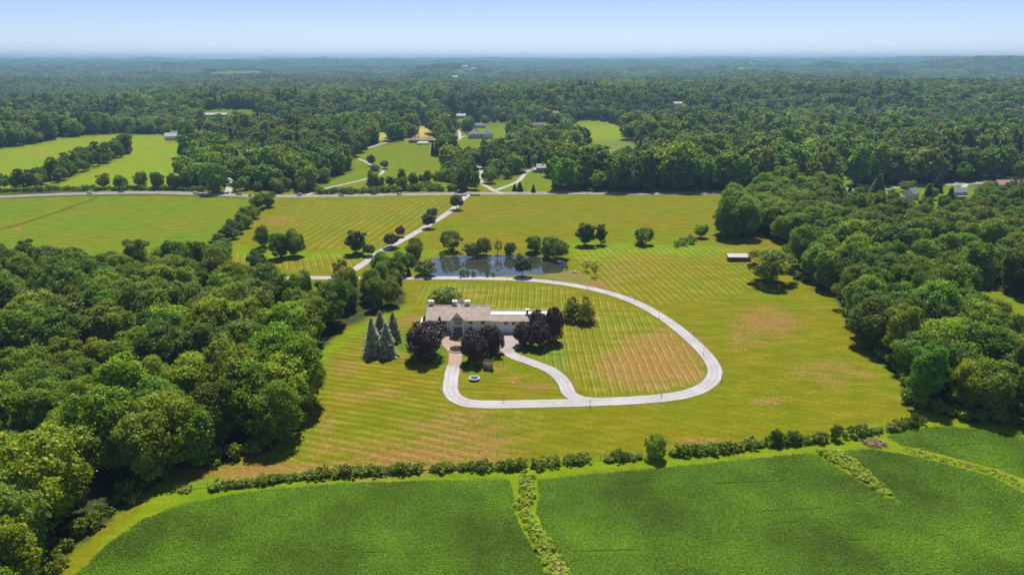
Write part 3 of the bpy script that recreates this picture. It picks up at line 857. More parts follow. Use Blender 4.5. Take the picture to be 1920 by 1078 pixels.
# around the pond
T(BROAD, 'broadleaf_tree', 848, 471, 430, 39, 'tall full green tree on the far left bank of the pond', tint=DEEP)
T(BRIGHTS, 'willow_tree', 886, 480, 456, 34, 'low green tree on the far bank, left of the row', tint=(.55, .65, .8))
T(BRIGHTS, 'willow_tree', 907, 478, 447, 30, 'airy green tree in the middle of the far bank row', tint=(.7, .75, .7))
T(AIRY, 'willow_tree', 932, 478, 449, 24, 'thin open tree of the far bank row, trunks showing', tint=(.6, .68, .8))
T(BRIGHTS, 'willow_tree', 956, 479, 456, 24, 'dark bushy tree at the right end of the far bank row', tint=(.4, .5, .6))
T(BROAD, 'broadleaf_tree', 1003, 473, 441, 33, 'round dark green tree on the far right bank of the pond', tint=DEEP)
T(BRIGHTS, 'shade_tree', 1030, 470, 444, 30, 'light green tree showing behind the dark pair at the pond', tint=(.9, .95, .8))
T(BROAD, 'broadleaf_tree', 1046, 485, 447, 40, 'round dark green tree at the right end of the pond', tint=DEEP)
T(BRIGHTS, 'shade_tree', 1026, 484, 456, 24, 'pale olive tree leaning over the right of the pond', tint=(.6, .68, .8))
T(PLUMS, 'broadleaf_tree', 979, 517.5, 481, 36, 'dark olive round tree on the near bank in front of the pond', tint=(1.25, 1.5, .9))
for x, y, t, w, lb in ((866, 518.5, 505, 16, 'leafy pale shrub at the near pond edge, largest of them'), (877, 518.5, 507, 12, 'pale shrub beside the largest near bank shrub'), (888, 518.5, 508, 11, 'small pale shrub alone on the near bank, left of the middle'),
                       (915, 518.5, 508, 10, 'narrow shrub at the middle of the near bank'), (925, 518.5, 511, 11, 'low spreading shrub at the middle of the near bank'), (829, 483, 474, 12, 'dark shrub on the far left pond bank'),
                       (1046, 511, 506, 11, 'low green shrub at the near right end of the pond'), (1062, 506, 498, 8, 'dark shrub by the stones at the pond outlet'), (973, 483, 474, 9, 'dark shrub on the far bank between the tree groups')):
    T(WSHRUBS, 'bank_shrub', x, y, t, w, lb, 'shrub', 'shrubs on the pond bank', (.75, .85, .8), ('foliage', 'stem'))
T(BRIGHTS, 'spreading_tree', 798, 516, 488, 42, 'spreading pale green tree at the left end of the pond', tint=(.55, .6, .75))
T(BROAD, 'broadleaf_tree', 777, 490, 447, 38, 'upright dark green tree behind the left end of the pond', tint=DEEP)
T(BROAD, 'broadleaf_tree', 751, 516, 470, 38, 'mid green tree where the drive meets the wood by the pond', tint=MIDG)
T(BRIGHTS, 'shade_tree', 771, 498, 477, 20, 'bright round small tree tucked behind the left pond bank', tint=(.9, .95, .8))
T(BROAD, 'broadleaf_tree', 717, 522, 474, 44, 'broad dark tree at the end of the entry drive', tint=DEEP)
T(YEW, 'fir_tree', 767, 518, 502, 12, 'small dark cone shaped evergreen at the drive left of the pond')
T(BROAD, 'broadleaf_tree', 669, 476, 431, 40, 'tall dark tree standing alone in the stripe mown field left of the drive', tint=DEEP)
T(PLUMS, 'lollipop_tree', 691, 480, 459, 25, 'small round olive tree beside the tall dark one', tint=(1.0, 1.35, .9))
T(PLUMS, 'plum_tree', 733, 464, 438, 33, 'dark plum tree nearest the pond along the entry drive', group='plum trees along the entry drive')
T(PLUMS, 'plum_tree', 752, 444, 425, 19, 'smallest dark plum tree along the entry drive', group='plum trees along the entry drive')
T(PLUMS, 'plum_tree', 803, 428, 402, 27, 'dark plum tree halfway along the entry drive', group='plum trees along the entry drive')
T(PLUMS, 'plum_tree', 812, 409, 391, 22, 'small plum tree close behind the halfway one', group='plum trees along the entry drive')
T(PLUMS, 'plum_tree', 856, 393, 367, 27, 'round dark plum tree at the road end of the entry drive', tint=(.9, 1.3, .9), group='plum trees along the entry drive')
T(BROAD, 'broadleaf_tree', 1098, 461, 418, 38, 'tallest dark tree in the far meadow right of the pond', tint=DEEP)
T([BROAD[1]], 'broadleaf_tree', 1126, 459, 420, 23, 'narrow dark tree beside the tallest one in the far meadow', tint=DEEP)
T(BROAD, 'broadleaf_tree', 1204, 458, 425, 36, 'lopsided tree with bare top branches in the far meadow', tint=DEEP)
T(BROAD, 'broadleaf_tree', 1314, 446, 420, 25, 'small round tree near the right end of the far meadow', tint=MIDG)
for x, y, t, w, lb in ((1268, 463, 452, 12, 'leftmost bright shrub of the clump along the meadow ditch'), (1280, 460, 445, 18, 'middle bright shrub of the clump along the meadow ditch'), (1293, 457, 441, 20, 'tallest bright shrub of the clump along the meadow ditch'), (1303, 452, 444, 10, 'rightmost bright shrub of the clump along the meadow ditch')):
    T(WSHRUBS, 'bank_shrub', x, y, t, w, lb, 'shrub', 'shrubs along the meadow ditch', (.9, 1, .8), ('foliage', 'stem'))
T(AIRY, 'sapling', 1116, 519, 491, 20, 'thin open young tree on the slope right of the pond', tint=(.75, .75, .7))
T(AIRY, 'sapling', 1100, 509, 489, 20, 'smaller thin young tree behind the first, right of the pond', tint=(.7, .7, .7))
T(BROAD, 'broadleaf_tree', 1362, 447, 372, 48, 'large tree at the meadow corner of the right wood', tint=DEEP)
T(BROAD, 'broadleaf_tree', 1396, 446, 374, 52, 'large tree behind the meadow corner of the right wood', tint=MIDG)
T([BROAD[6]], 'broadleaf_tree', 1446, 530, 464, 84, 'wide spreading oak at the edge of the lawn by the long shed', tint=OLV)
T(BROAD, 'broadleaf_tree', 493, 464, 425, 31, 'left and smallest of the three trees in the stripe mown field', tint=MIDG)
T(BROAD, 'broadleaf_tree', 527, 483, 434, 40, 'middle tree of the three in the stripe mown field', tint=DEEP)
T(BROAD, 'broadleaf_tree', 552, 480, 431, 40, 'right and tallest tree of the three in the stripe mown field', tint=DEEP)
T(BROAD, 'broadleaf_tree', 415, 491, 447, 42, 'round green tree at the corner of the pasture hedgerow', tint=MIDG)
T(BRIGHTS, 'shade_tree', 1230, 857, 815, 40, 'bright yellow green round tree in the gap of the long hedge', tint=(1.6, 1.45, 1))
# hedgerow climbing to the road
for x, y, t, w, d in ((485, 393, 361, 32, 'at the road end'), (503, 388, 359, 28, 'at the road end, right beside the first'), (470, 402, 384, 20, 'second group from the road'), (461, 416, 386, 24, 'bare topped, in the middle'),
                      (476, 410, 390, 24, 'in the middle, rightmost'), (450, 426, 398, 24, 'in the middle, dark'), (462, 428, 404, 24, 'in the middle, low and bushy'), (438, 438, 410, 26, 'in its lower half'), (450, 438, 416, 22, 'in its lower half, low and bushy'),
                      (425, 450, 423, 26, 'next to its lowest end'), (440, 448, 428, 20, 'next to its lowest end, low and pale'), (412, 458, 436, 24, 'at its lowest end')):
    T(BROAD[3:], 'hedgerow_tree', x, y, t, w, 'hedgerow tree between pasture and striped field, ' + d, 'tree', 'hedgerow trees beside the pasture', _rg.choice([DEEP, MIDG, (1, 1, 1), OLV]))
# roadside trees beyond the road
for x, y, t, w, d, tn in ((266, 353, 321, 23, 'round one standing alone', DEEP), (196, 353, 325, 26, 'pale open one left of the middle', OLV), (228, 354, 330, 26, 'bushy one beside the pale one', MIDG), (298, 354, 322, 24, 'tall one right of the round one', DEEP),
                          (325, 354, 326, 20, 'narrow pair, left', DEEP), (338, 355, 328, 16, 'narrow pair, right', DEEP), (352, 354, 324, 18, 'dark narrow one by the tall wood', DEEP), (409, 361, 303, 50, 'large round one at the side lane', MIDG)):
    T(BROAD, 'roadside_tree', x, y, t, w, 'tree between road and left pasture, ' + d, 'tree', 'trees along the far side of the road', tn)
for i, (x, y, t, w) in enumerate(((812, 292, 268, 9), (819, 293, 264, 10), (826, 294, 266, 10), (833, 292, 262, 10), (838, 288, 264, 9), (844, 286, 262, 8))):
    T(CYPRESS, 'cypress_tree', x, y, t, w, ('first', 'second', 'third', 'fourth', 'fifth', 'last')[i] + ' tall dark cypress from the left in the screen on the hill lawn', 'tree', 'cypress screen on the hill lawn')
for x, y, t, w, d in ((696, 311, 292, 18, 'uppermost beside the curving drive'), (704, 327, 310, 20, 'lower, right on the drive bend'), (722, 317, 302, 18, 'standing clear on the lawn')):
    T(PLUMS, 'lollipop_tree', x, y, t, w, 'flat topped lawn tree on the hill, ' + d, 'tree', 'flat topped trees by the hill drive', (1.1, 1.7, 1))
for x, y, t, w, d in ((965, 358, 345, 12, 'left'), (975, 359, 341, 15, 'middle'), (1000, 361, 346, 10, 'right, standing clear')):
    T(YEW, 'fir_tree', x, y, t, w, 'small dark evergreen on the cottage lawn by the road, ' + d, 'tree', 'evergreens on the cottage lawn')
for x, y, t, w, d in ((1643, 372, 328, 32, 'blue green, left'), (1735, 392, 345, 28, 'darkest and tallest, in the middle'), (1757, 360, 326, 20, 'near the road, in the middle'), (1778, 388, 352, 22, 'short, by the white house'), (1555, 347, 322, 22, 'pale tipped, beyond the road'),
                       (1500, 366, 326, 30, 'at the wood corner'), (1530, 366, 330, 30, 'next to the wood corner'), (1705, 372, 350, 16, 'small, between the roofs'), (1593, 362, 349, 10, 'smallest, on the verge')):
    T(PINES, 'pine_tree', x, y, t, w, 'dark conifer among the houses right of the meadow, ' + d, 'tree', 'conifers among the houses', (1.1, 1.15, 1.1))

for i, (x, y, t, w) in enumerate(((1572, 374, 352, 24), (1612, 376, 350, 26), (1628, 388, 360, 28), (1662, 394, 366, 30), (1690, 396, 370, 26), (1700, 360, 338, 28), (1745, 374, 352, 22), (1768, 394, 366, 26), (1783, 408, 380, 28), (1822, 398, 368, 32), (1838, 380, 350, 32), (1852, 366, 340, 26), (1868, 384, 348, 34))):
    T(BROAD, 'garden_tree', x, y, t, w, ('first', 'second', 'third', 'fourth', 'fifth', 'sixth', 'seventh', 'eighth', 'ninth', 'tenth', 'eleventh', 'twelfth', 'last')[i] + ' leafy garden tree from the left among the houses at the right', 'tree', 'garden trees among the houses', _rg.choice([DEEP, MIDG, OLV]))

# ------------------------------------------------------------------ the long hedge
HPTS = [(330, 921), (400, 916), (480, 908), (560, 895), (640, 890), (720, 886), (790, 882), (850, 880), (925, 879), (985, 877), (1050, 869), (1105, 865), (1200, 858), (1260, 852), (1357, 845), (1450, 833), (1545, 826), (1600, 817), (1652, 810), (1700, 801), (1730, 793)]
hx = np.array([p[0] for p in HPTS]); hy = np.array([p[1] for p in HPTS])
SEGS = [(342, 386, .55, .25), (396, 482, .9, 1), (488, 552, 1, 1), (556, 618, .9, 1), (622, 720, 1, 1), (728, 792, 1.15, 1), (809, 850, 1.2, 1), (855, 926, 1.15, 1), (933, 990, 1.15, 1), (999, 1017, 1, 1), (1024, 1048, 1, 1), (1062, 1079, .95, 1), (1086, 1104, .95, 1),
        (1135, 1200, 1.1, 1), (1257, 1357, 1.1, 1), (1363, 1545, 1.15, 1), (1584, 1652, 1.15, 1), (1664, 1728, 1.2, 1)]
ORD = 'first second third fourth fifth sixth seventh eighth ninth tenth eleventh twelfth thirteenth fourteenth fifteenth sixteenth seventeenth eighteenth nineteenth twentieth twenty-first twenty-second'.split()
for si, (a, b, hs, dens) in enumerate(SEGS):
    x = a + 6; nth = 0
    while x < b:
        y = float(np.interp(x, hx, hy)) + _rg.uniform(-1, 1)
        p = G(x, y, hgt)
        k = _rg.choice(SHRUBS)
        s = _rg.uniform(.62, 1.18)
        tree_at(k, 'hedge_shrub', p, s * 1.02, s * hs * _rg.uniform(.55, 1.05), _rg.uniform(0, 6.28), f'{ORD[nth]} leafy shrub from the left in the {ORD[si]} clump of the long hedge', 'shrub', 'shrubs of the long hedge', _rg.choice([(1, 1, 1), (.85, .9, .9), (1.15, 1.1, .9)]), ('foliage', 'stem'))
        x += 11.5 * s / dens; nth += 1
T(BRIGHTS, 'hedge_tree', 1454, 833, 806, 24, 'left of the two taller bushes standing up from the long hedge', 'bush', None, (.45, .55, .7))
T(BRIGHTS, 'hedge_tree', 1487, 830, 808, 26, 'right of the two taller bushes standing up from the long hedge', 'bush', None, (.5, .6, .7))
T(BRIGHTS, 'hedge_tree', 1566, 824, 797, 22, 'grey green open bush at the gap near the right end of the long hedge', 'bush', None, (.6, .62, .8))
T(BRIGHTS, 'hedge_tree', 1712, 797, 774, 16, 'upright bush at the right end of the long hedge', 'bush', None, (.5, .6, .7))
T(BRIGHTS, 'hedge_tree', 835, 577, 560, 20, 'low shrub right behind the house wall', 'bush', None, (.6, .7, .7))

# ------------------------------------------------------------------ woods: jittered rows of trees
def jitter_fill(xr, yr, step, rng, jit=.42):
    gx, gy = np.meshgrid(np.arange(xr[0], xr[1], step), np.arange(yr[0], yr[1], step))
    gx[1::2] += step / 2
    return gx.ravel() + rng.uniform(-jit, jit, gx.size) * step, gy.ravel() + rng.uniform(-jit, jit, gx.size) * step

rng = np.random.default_rng(9)
WOOD = []          # x, y, z, wood
for nm, poly, xr, yr, st in (('left', W_LEFT, (-420, 0), (70, 330), 11.0), ('right', W_RIGHT, (60, 640), (130, 560), 11.2)):
    x, y = jitter_fill(xr, yr, st, rng)
    z = hgt(x, y); px, py = proj(x, y, z)
    k = in_poly(px, py, poly) & (np.abs(x) < y * .95 + 30)
    if nm == 'right':
        k &= ~in_poly(px, py, R_GAP) & ~in_poly(px, py, R_GARDEN)
        rp = catmull(ROAD, 8); k &= dist_poly(x, y, rp, False) > 12
    else:
        lp = catmull(LOOP, 5); k &= dist_poly(x, y, lp, False) > 6
    for v in zip(x[k], y[k], z[k]): WOOD.append((*v, nm))
vis = []
for i, (x, y, z, nm) in enumerate(WOOD):
    px, py = proj(x, y, z + 12)
    if -25 < px < 1945 and py < 1110: vis.append((float(np.hypot(x, y)), i))
vis.sort()
# nearest of both woods become single trees
PER = dict(left=138, right=92)
single = set()
for d, i in vis:
    if PER[WOOD[i][3]] > 0: PER[WOOD[i][3]] -= 1; single.add(i)
rest = []
TINTS = [('yellow green', YEL), ('deep green', DEEP), ('grey green', GREY), ('fresh green', (1.0, 1.12, .8)), ('olive green', OLV)]
for i, (x, y, z, nm) in enumerate(WOOD):
    px, py = (float(v) for v in proj(x, y, z))
    if nm == 'left':
        w = [.12, .36, .14, .16, .22]
        if 430 < px < 640 and 640 < py < 870: w = [.5, .04, .02, .42, .02]
        elif px < 330 and py > 760: w = [.18, .12, .42, .22, .06]
        elif py < 600: w = [.1, .42, .12, .06, .3]
        edge = float(dist_poly(np.array(px), np.array(py), np.array(W_LEFT)[:18], False))
        place = 'on the lawn edge of' if px > 470 and edge < 60 and py > 560 else 'on the crop field edge of' if edge < 60 and py > 800 else 'at the pasture end of' if py < 600 else 'deep inside'
        sc = _rg.uniform(.9, 1.5) * (.80 if py < 590 else 1)
        if px > 610: sc *= .78
        elif 520 < px and py < 640: sc *= .72
    else:
        w = [.14, .34, .08, .26, .18]
        edge = float(dist_poly(np.array(px), np.array(py), np.array(W_RIGHT)[1:15], False))
        place = 'on the lawn edge of' if edge < 50 else 'near the far end of' if py < 520 else 'deep inside'
        sc = _rg.uniform(.95, 1.5)
        if px > 1560 and py < 450: sc *= .66
    tn = _rg.choices(TINTS, w)[0]
    k = _rg.choice(BROAD); rz = _rg.uniform(0, 6.28); sz = (.25 + .75 * sc) * _rg.uniform(.85, 1.1)
    if i in single:
        form = {1: 'tall', 2: 'spreading', 4: 'tall ragged', 5: 'slim', 6: 'open crowned'}.get(BROAD.index(k), 'rounded')
        size = 'large' if sc > 1.3 else 'small' if sc < .85 else 'medium'
        if nm == 'left':
            lvl = 'pond' if py < 560 else 'white house' if py < 670 else 'round drive' if py < 780 else 'long hedge' if py < 930 else 'crop'
            side = 'at the right edge of' if edge < 55 else 'at the picture edge of' if px < 150 else 'inside'
        else:
            lvl = 'long shed' if py < 500 else 'white house' if py < 640 else 'lower drive bend' if py < 740 else 'hedge end'
            side = 'at the lawn edge of' if edge < 45 else 'at the picture edge of' if px > 1800 else 'inside'
        lab = f'{size} {form} {tn[0]} tree {side} {nm} wood, level with {lvl}'
        if len(lab.split()) > 16: lab = lab[len(size) + 1:]
        if len(lab.split()) > 16: lab = lab.replace('level with', 'by')
        tree_at(k, 'broadleaf_tree', (x, y, z), sc, sz, rz, lab, 'tree', f'trees of the {nm} wood', tn[1])
    else:
        rest.append((x, y, z, BROAD.index(k), rz, sc, sz))

# bare dead trees
def dead_tree(px, py, h, label, seed):
    rg = random.Random(seed); p = G(px, py, hgt); e = empty('dead_tree', p, rg.uniform(0, 6)); tag(e, label, 'tree', 'dead trees')
    mb = MB(); mb.rod((0, 0, -.4), (.2, .1, h * .6), .24, .13, 6); mb.build('trunk', DEADWOOD, e)
    br = MB()
    br.rod((.2, .1, h * .6), (.5, -.2, h), .13, .03, 5)
    for k in range(11):
        z = h * rg.uniform(.3, .9); a = rg.uniform(0, 6.28); L = h * rg.uniform(.14, .28)
        q = Vector((.2 * z / h, .1 * z / h, z)); m = q + Vector((math.cos(a) * L * .6, math.sin(a) * L * .6, L * .45)); t = m + Vector((math.cos(a + .5) * L * .5, math.sin(a + .5) * L * .5, L * .6))
        br.rod(q, m, .08, .05, 4); br.rod(m, t, .05, .015, 4); br.rod(m, m + Vector((math.cos(a - .9) * L * .4, math.sin(a - .9) * L * .4, L * .4)), .04, .012, 4)
    br.build('branches', DEADWOOD, e)
dead_tree(276, 838, 11, 'bare grey dead tree in the gap of the left wood', 1)
dead_tree(428, 556, 13, 'pale dead tree standing near the pasture end of the left wood', 2)
dead_tree(1742, 470, 15, 'grey bare branched tree standing up from the right wood', 3)

# ------------------------------------------------------------------ instanced masses
def gn_scatter(name, protos, pts, pid, rot, scl):
    me = bpy.data.meshes.new(name)
    n = len(pts)
    me.vertices.add(n); me.vertices.foreach_set('co', np.asarray(pts, np.float32).ravel())
    a = me.attributes.new('rot', 'FLOAT_VECTOR', 'POINT'); r = np.zeros((n, 3), np.float32); r[:, 2] = rot; a.data.foreach_set('vector', r.ravel())
    a = me.attributes.new('scl', 'FLOAT_VECTOR', 'POINT'); a.data.foreach_set('vector', np.asarray(scl, np.float32).ravel())
    a = me.attributes.new('pid', 'INT', 'POINT'); a.data.foreach_set('value', np.asarray(pid, np.int32))
    me.update()
    ng = bpy.data.node_groups.new(name, 'GeometryNodeTree')
    ng.interface.new_socket('Geometry', in_out='INPUT', socket_type='NodeSocketGeometry'); ng.interface.new_socket('Geometry', in_out='OUTPUT', socket_type='NodeSocketGeometry')
    gi, go, jn = ng.nodes.new('NodeGroupInput'), ng.nodes.new('NodeGroupOutput'), ng.nodes.new('GeometryNodeJoinGeometry')
    def na(nm, ty):
        x = ng.nodes.new('GeometryNodeInputNamedAttribute'); x.data_type = ty; x.inputs['Name'].default_value = nm
        return x.outputs['Attribute']
    ar, as_, ap = na('rot', 'FLOAT_VECTOR'), na('scl', 'FLOAT_VECTOR'), na('pid', 'INT')
    for i, pm in enumerate(protos):
        po = bpy.data.objects.new(name + '_source', pm)                 # only referenced, never placed in the scene
        oi = ng.nodes.new('GeometryNodeObjectInfo'); oi.inputs['Object'].default_value = po; oi.inputs['As Instance'].default_value = True
        cmp_ = ng.nodes.new('FunctionNodeCompare'); cmp_.data_type = 'INT'; cmp_.operation = 'EQUAL'
        ins = [s for s in cmp_.inputs if s.type == 'INT']
        ng.links.new(ap, ins[0]); ins[1].default_value = i
        ip = ng.nodes.new('GeometryNodeInstanceOnPoints')
        ng.links.new(gi.outputs[0], ip.inputs['Points']); ng.links.new(cmp_.outputs[0], ip.inputs['Selection']); ng.links.new(oi.outputs['Geometry'], ip.inputs['Instance'])
        ng.links.new(ar, ip.inputs['Rotation']); ng.links.new(as_, ip.inputs['Scale']); ng.links.new(ip.outputs[0], jn.inputs[0])
    ng.links.new(jn.outputs[0], go.inputs[0])
    o = link(name, me)
    md = o.modifiers.new('scatter', 'NODES'); md.node_group = ng
    return o

def whole(crown, trunk):
    """crown and trunk of one kind in a single mesh, for the instanced woods"""
    me = crown.copy()
    import bmesh
    bm = bmesh.new(); bm.from_mesh(crown); nf = len(bm.faces)
    bm.from_mesh(trunk); bm.faces.ensure_lookup_table()
    for f in bm.faces[nf:]: f.material_index = 1
    me = bpy.data.meshes.new('whole_tree'); bm.to_mesh(me); bm.free()
    me.materials.append(crown.materials[0]); me.materials.append(BARK)
    return me

WHOLE = [whole(c, t) for c, t, _, _ in BROAD]
if rest:
    r = np.array(rest)
    o = gn_scatter('woodland_depth', WHOLE, r[:, :3], r[:, 3], r[:, 4], np.stack([r[:, 5], r[:, 5], r[:, 6]], 1))
    tag(o, 'mass of trees filling the back of the near woods', 'woodland', None, 'stuff')

# trees beyond the road, in three distances
def mid_proto(seed, R, z0, z1, lb, n, lf, mat, **kw):
    (V, Q), C = crown_mesh('mid', seed, R, z0, z1, lb, n, lf, **kw)
    b = MB(); b.rod((0, 0, -1), (0, 0, z0 + 3), .4, .25, 5)
    me = np_mesh('mid_tree', V, Q); me.materials.append(mat)
    tm = b.mesh('t'); tm.materials.append(BARK)
    return whole(me, tm)
MID = [mid_proto(401, 6.2, 2.2, 16, 20, 2200, 1.0, LEAF_FAR), mid_proto(402, 5.2, 2.2, 18, 22, 2200, .95, LEAF_FAR), mid_proto(403, 7, 2.2, 15, 24, 2400, 1.05, LEAF_FAR, flat=.15), mid_proto(404, 5.6, 2, 14, 14, 1800, 1.0, LEAF_FAR, lobe_r=(.36, .55))]
cf = conifer('mid_pine', 411, PINE, 3.4, 17, 14, 14, 1.0, .1, 1.5, .6); MID.append(whole(cf[0], cf[1]))
FAR = [mid_proto(421 + k, 7, 1, 15 + k, 14, 420, 2.2, LEAF_FAR) for k in range(3)]
def grove(seed, n, ext, R, q, lf):
    rg = np.random.default_rng(seed); parts = []
    for k in range(n):
        P, N, C = crown_pts(rg, R * rg.uniform(.8, 1.25), 0, rg.uniform(13, 19), 9, q)
        P = P + np.array([*rg.uniform(-ext, ext, 2), 0])
        parts.append(leaf_quads(P, unit(N) + rg.normal(size=N.shape) * .4 + np.array([0, 0, .3]), lf, rg))
    V, Q = join_parts(parts); me = np_mesh('grove', V, Q); me.materials.append(LEAF_FAR)
    return me
GROVE = [grove(431, 16, 30, 8, 110, 4.5), grove(432, 14, 30, 9, 110, 4.5)]
GROVE2 = [grove(441, 14, 45, 13, 90, 8), grove(442, 12, 45, 15, 90, 8)]

def forest(name, Dr, half, step, protos, weights, sc, label, seed, thin=None):
    rg = np.random.default_rng(seed)
    t = math.tan(math.radians(half))
    x, y = jitter_fill((-Dr[1] * math.sin(math.radians(half)), Dr[1] * math.sin(math.radians(half))), (Dr[0] * .6, Dr[1]), step, rg)
    R = np.hypot(x, y)
    k = (R > Dr[0]) & (R < Dr[1]) & (np.abs(x) < y * t)
    x, y = x[k], y[k]
    z = hgt(x, y)
    px, py = proj(x, y, z)
    k = np.ones(len(x), bool)
    for p in CLEAR.values():
        ym = sum(q[1] for q in p) / len(p)
        if ym < 320: k &= ~in_poly(px, py - min(9, (ym - 100) * .08), p)
        k &= ~in_poly(px, py, p)
    k &= ~in_poly(px, py, R_GARDEN)
    if Dr[0] < 700:
        rp = catmull(ROAD, 8)
        north = y > np.interp(x, rp[:, 0], rp[:, 1]) + 11
        k &= north
        for pth in ([(944, 364), (926, 358), (917, 352), (905, 345), (897, 330), (902, 318)], [(425, 366), (430, 352), (432, 335)], [(930, 357), (955, 348), (972, 340)], [(575, 366), (610, 354), (650, 345)]):
            q = np.array([G(*p)[:2] for p in pth]); k &= dist_poly(x, y, q, False) > 6
    x, y, z = x[k], y[k], z[k]
    n = len(x)
    clump = nz(x, y, sines(seed, 90))
    pid = rg.choice(len(protos), n, p=weights)
    if len(protos) == 5:
        pid = np.where((nz(x, y, sines(seed + 1, 140)) > .95) & (rg.random(n) < .75), 4, pid)
    s = sc * rg.uniform(.6, 1.2, n) * (1 + .15 * clump)
    if Dr[0] < 700:                                       # low scrub along the road itself
        rd = dist_poly(x, y, rp, False)
        pxx = proj(x, y, z)[0]
        s = np.where((rd < 26) & (pxx < 860), s * .52, s)
        s = np.where((pxx > 1040) & (rd < 150), s * 1.25, s)
        s = np.where((pxx > 850) & (pxx < 1030), s * .72, s)
    S = np.stack([s, s, s * rg.uniform(.85, 1.15, n)], 1)
    o = gn_scatter(name, protos, np.stack([x, y, z], 1), pid, rg.uniform(0, 6.28, n), S)
    tag(o, label, 'woodland', None, 'stuff')
    return n
cnt = [forest('woodland_beyond_road', (520, 1650), 46, 10.6, MID, [.25, .25, .22, .22, .06], 1.28, 'dense green woodland of single crowns beyond the road', 61),
       forest('woodland_ridges', (1650, 4000), 43, 12.5, FAR, [.4, .3, .3], 1.2, 'blue green wooded ridges in the middle distance', 62),
       forest('woodland_hills', (4000, 8200), 42, 46, GROVE, [.5, .5], 1.0, 'hazy wooded hills far behind', 63),
       forest('woodland_horizon', (8200, 19000), 42, 74, GROVE2, [.5, .5], 1.1, 'palest wooded hills along the horizon', 64)]
print('forest counts', cnt)

# tree strip across the left pasture and roadside scrub
def strip(name, pts, wd, step, protos, sc, label, seed):
    rg = np.random.default_rng(seed)
    P = catmull(PX(pts), step); out = []
    for p in P:
        for k in range(wd[1]):
            q = p + rg.uniform(-wd[0], wd[0], 2); out.append((q[0], q[1]))
    out = np.array(out); z = hgt(out[:, 0], out[:, 1]); n = len(out); s = sc * rg.uniform(.6, 1.1, n)
    o = gn_scatter(name, protos, np.column_stack([out, z]), rg.integers(0, len(protos), n), rg.uniform(0, 6.28, n), np.stack([s, s, s * rg.uniform(.85, 1.2, n)], 1))
    tag(o, label, 'woodland', None, 'stuff')
strip('field_tree_strip', [(20, 356), (60, 348), (100, 338), (140, 322), (180, 305), (225, 287)], (11, 3), 8, MID[:4], .95, 'thick strip of trees climbing across the left pasture', 71)
strip('road_scrub', [(0, 360), (100, 357), (200, 356), (300, 356), (380, 358)], (3, 2), 4, [whole(c, t) for c, t, _, _ in SHRUBS], 1.5, 'low scrub lining the far side of the road', 72)
strip('road_scrub', [(600, 362), (700, 361), (780, 358), (850, 357)], (4, 2), 4, [whole(c, t) for c, t, _, _ in SHRUBS], 2.0, 'bushy scrub below the hill lawn along the road', 73)
strip('hill_lawn_trees', [(690, 356), (730, 354), (765, 352), (800, 346), (830, 342), (845, 330), (850, 310)], (8, 2), 9, MID[:4], .68, 'belt of trees along the foot of the hill lawn', 74)

# ------------------------------------------------------------------ crops and weeds
def plant(name, seed, n, r, h, lf, mat):
    rg = np.random.default_rng(seed)
    u = unit(rg.normal(size=(n, 3))); u[:, 2] = np.abs(u[:, 2])
    P = u * np.array([r, r, h]) * rg.uniform(.6, 1, (n, 1)) + np.array([0, 0, .05])
    V, Q = leaf_quads(P, u + np.array([0, 0, .9]) + rg.normal(size=(n, 3)) * .35, lf, rg)
    me = np_mesh(name, V, Q); me.materials.append(mat)
    return me
CROPP = [plant('crop_plant', 501 + k, 20, .36, .30, .22, CROP) for k in range(3)]
WEEDP = [plant('weed', 511 + k, 40, .75, 1.15, .36, WEED) for k in range(3)]
DRYP = [plant('dry_weed', 521 + k, 30, .7, .6, .35, DRYWEED) for k in range(2)]

def fill_px(polys, step, rg, jit=.3, box=((-230, 330), (75, 260)), row=None):
    x, y = jitter_fill(box[0], box[1], step, rg, jit)
    k = np.zeros(len(x), bool); z = hgt(x, y); px, py = proj(x, y, z)
    for p in polys: k |= in_poly(px, py, p)
    k &= (px > -120) & (px < 2050) & (py < 1190)
    return x[k], y[k], z[k]
rg = np.random.default_rng(5)
def crop_rows(polys, sx, sy, rg):
    gx, gy = np.meshgrid(np.arange(-230, 330, sx), np.arange(75, 260, sy))
    row = np.repeat(np.arange(gx.shape[0]), gx.shape[1])
    x = gx.ravel() + rg.uniform(-.5, .5, gx.size) * sx; y = gy.ravel() + rg.normal(size=gx.size) * .10
    y = y + .00045 * x * x + 1.2 * np.sin(x / 60)                              # rows bend gently with the field
    k = np.zeros(len(x), bool); z = hgt(x, y); px, py = proj(x, y, z)
    for p in polys: k |= in_poly(px, py, p)
    k &= (px > -120) & (px < 2050) & (py < 1180)
    gone = (row % 23 == 0) & (nz(x, y, sines(83, 60)) > .25)                   # sprayer tracks
    gone |= nz(x, y, sines(84, 7)) + .8 * nz(x, y, sines(85, 25)) > 2.0        # thin spots
    k &= ~gone
    return x[k], y[k], z[k]
def cover(name, polys, step, protos, sc, label, cat, jit=.35, rows=False):
    x, y, z = crop_rows(polys, .38, .50, rg) if rows else fill_px(polys, step, rg, jit)
    n = len(x)
    dens = nz(x, y, sines(81, 9)) * .5 + nz(x, y, sines(82, 30)) * .5
    s = sc * (rg.uniform(.93, 1.07, n) * (1 + .05 * dens) if rows else rg.uniform(.6, 1.3, n) * (1 + .2 * dens))
    o = gn_scatter(name, protos, np.column_stack([x, y, z]), rg.integers(0, len(protos), n), rg.uniform(0, 6.28, n), np.stack([s, s, s * (1 if rows else rg.uniform(.8, 1.15, n))], 1))
    tag(o, label, cat, None, 'stuff')
    return n
print('crop', cover('soybean_crop', [CROP_A, CROP_B], .62, CROPP, .85, 'dense dark green soybean crop in the foreground field', 'crop', rows=True))
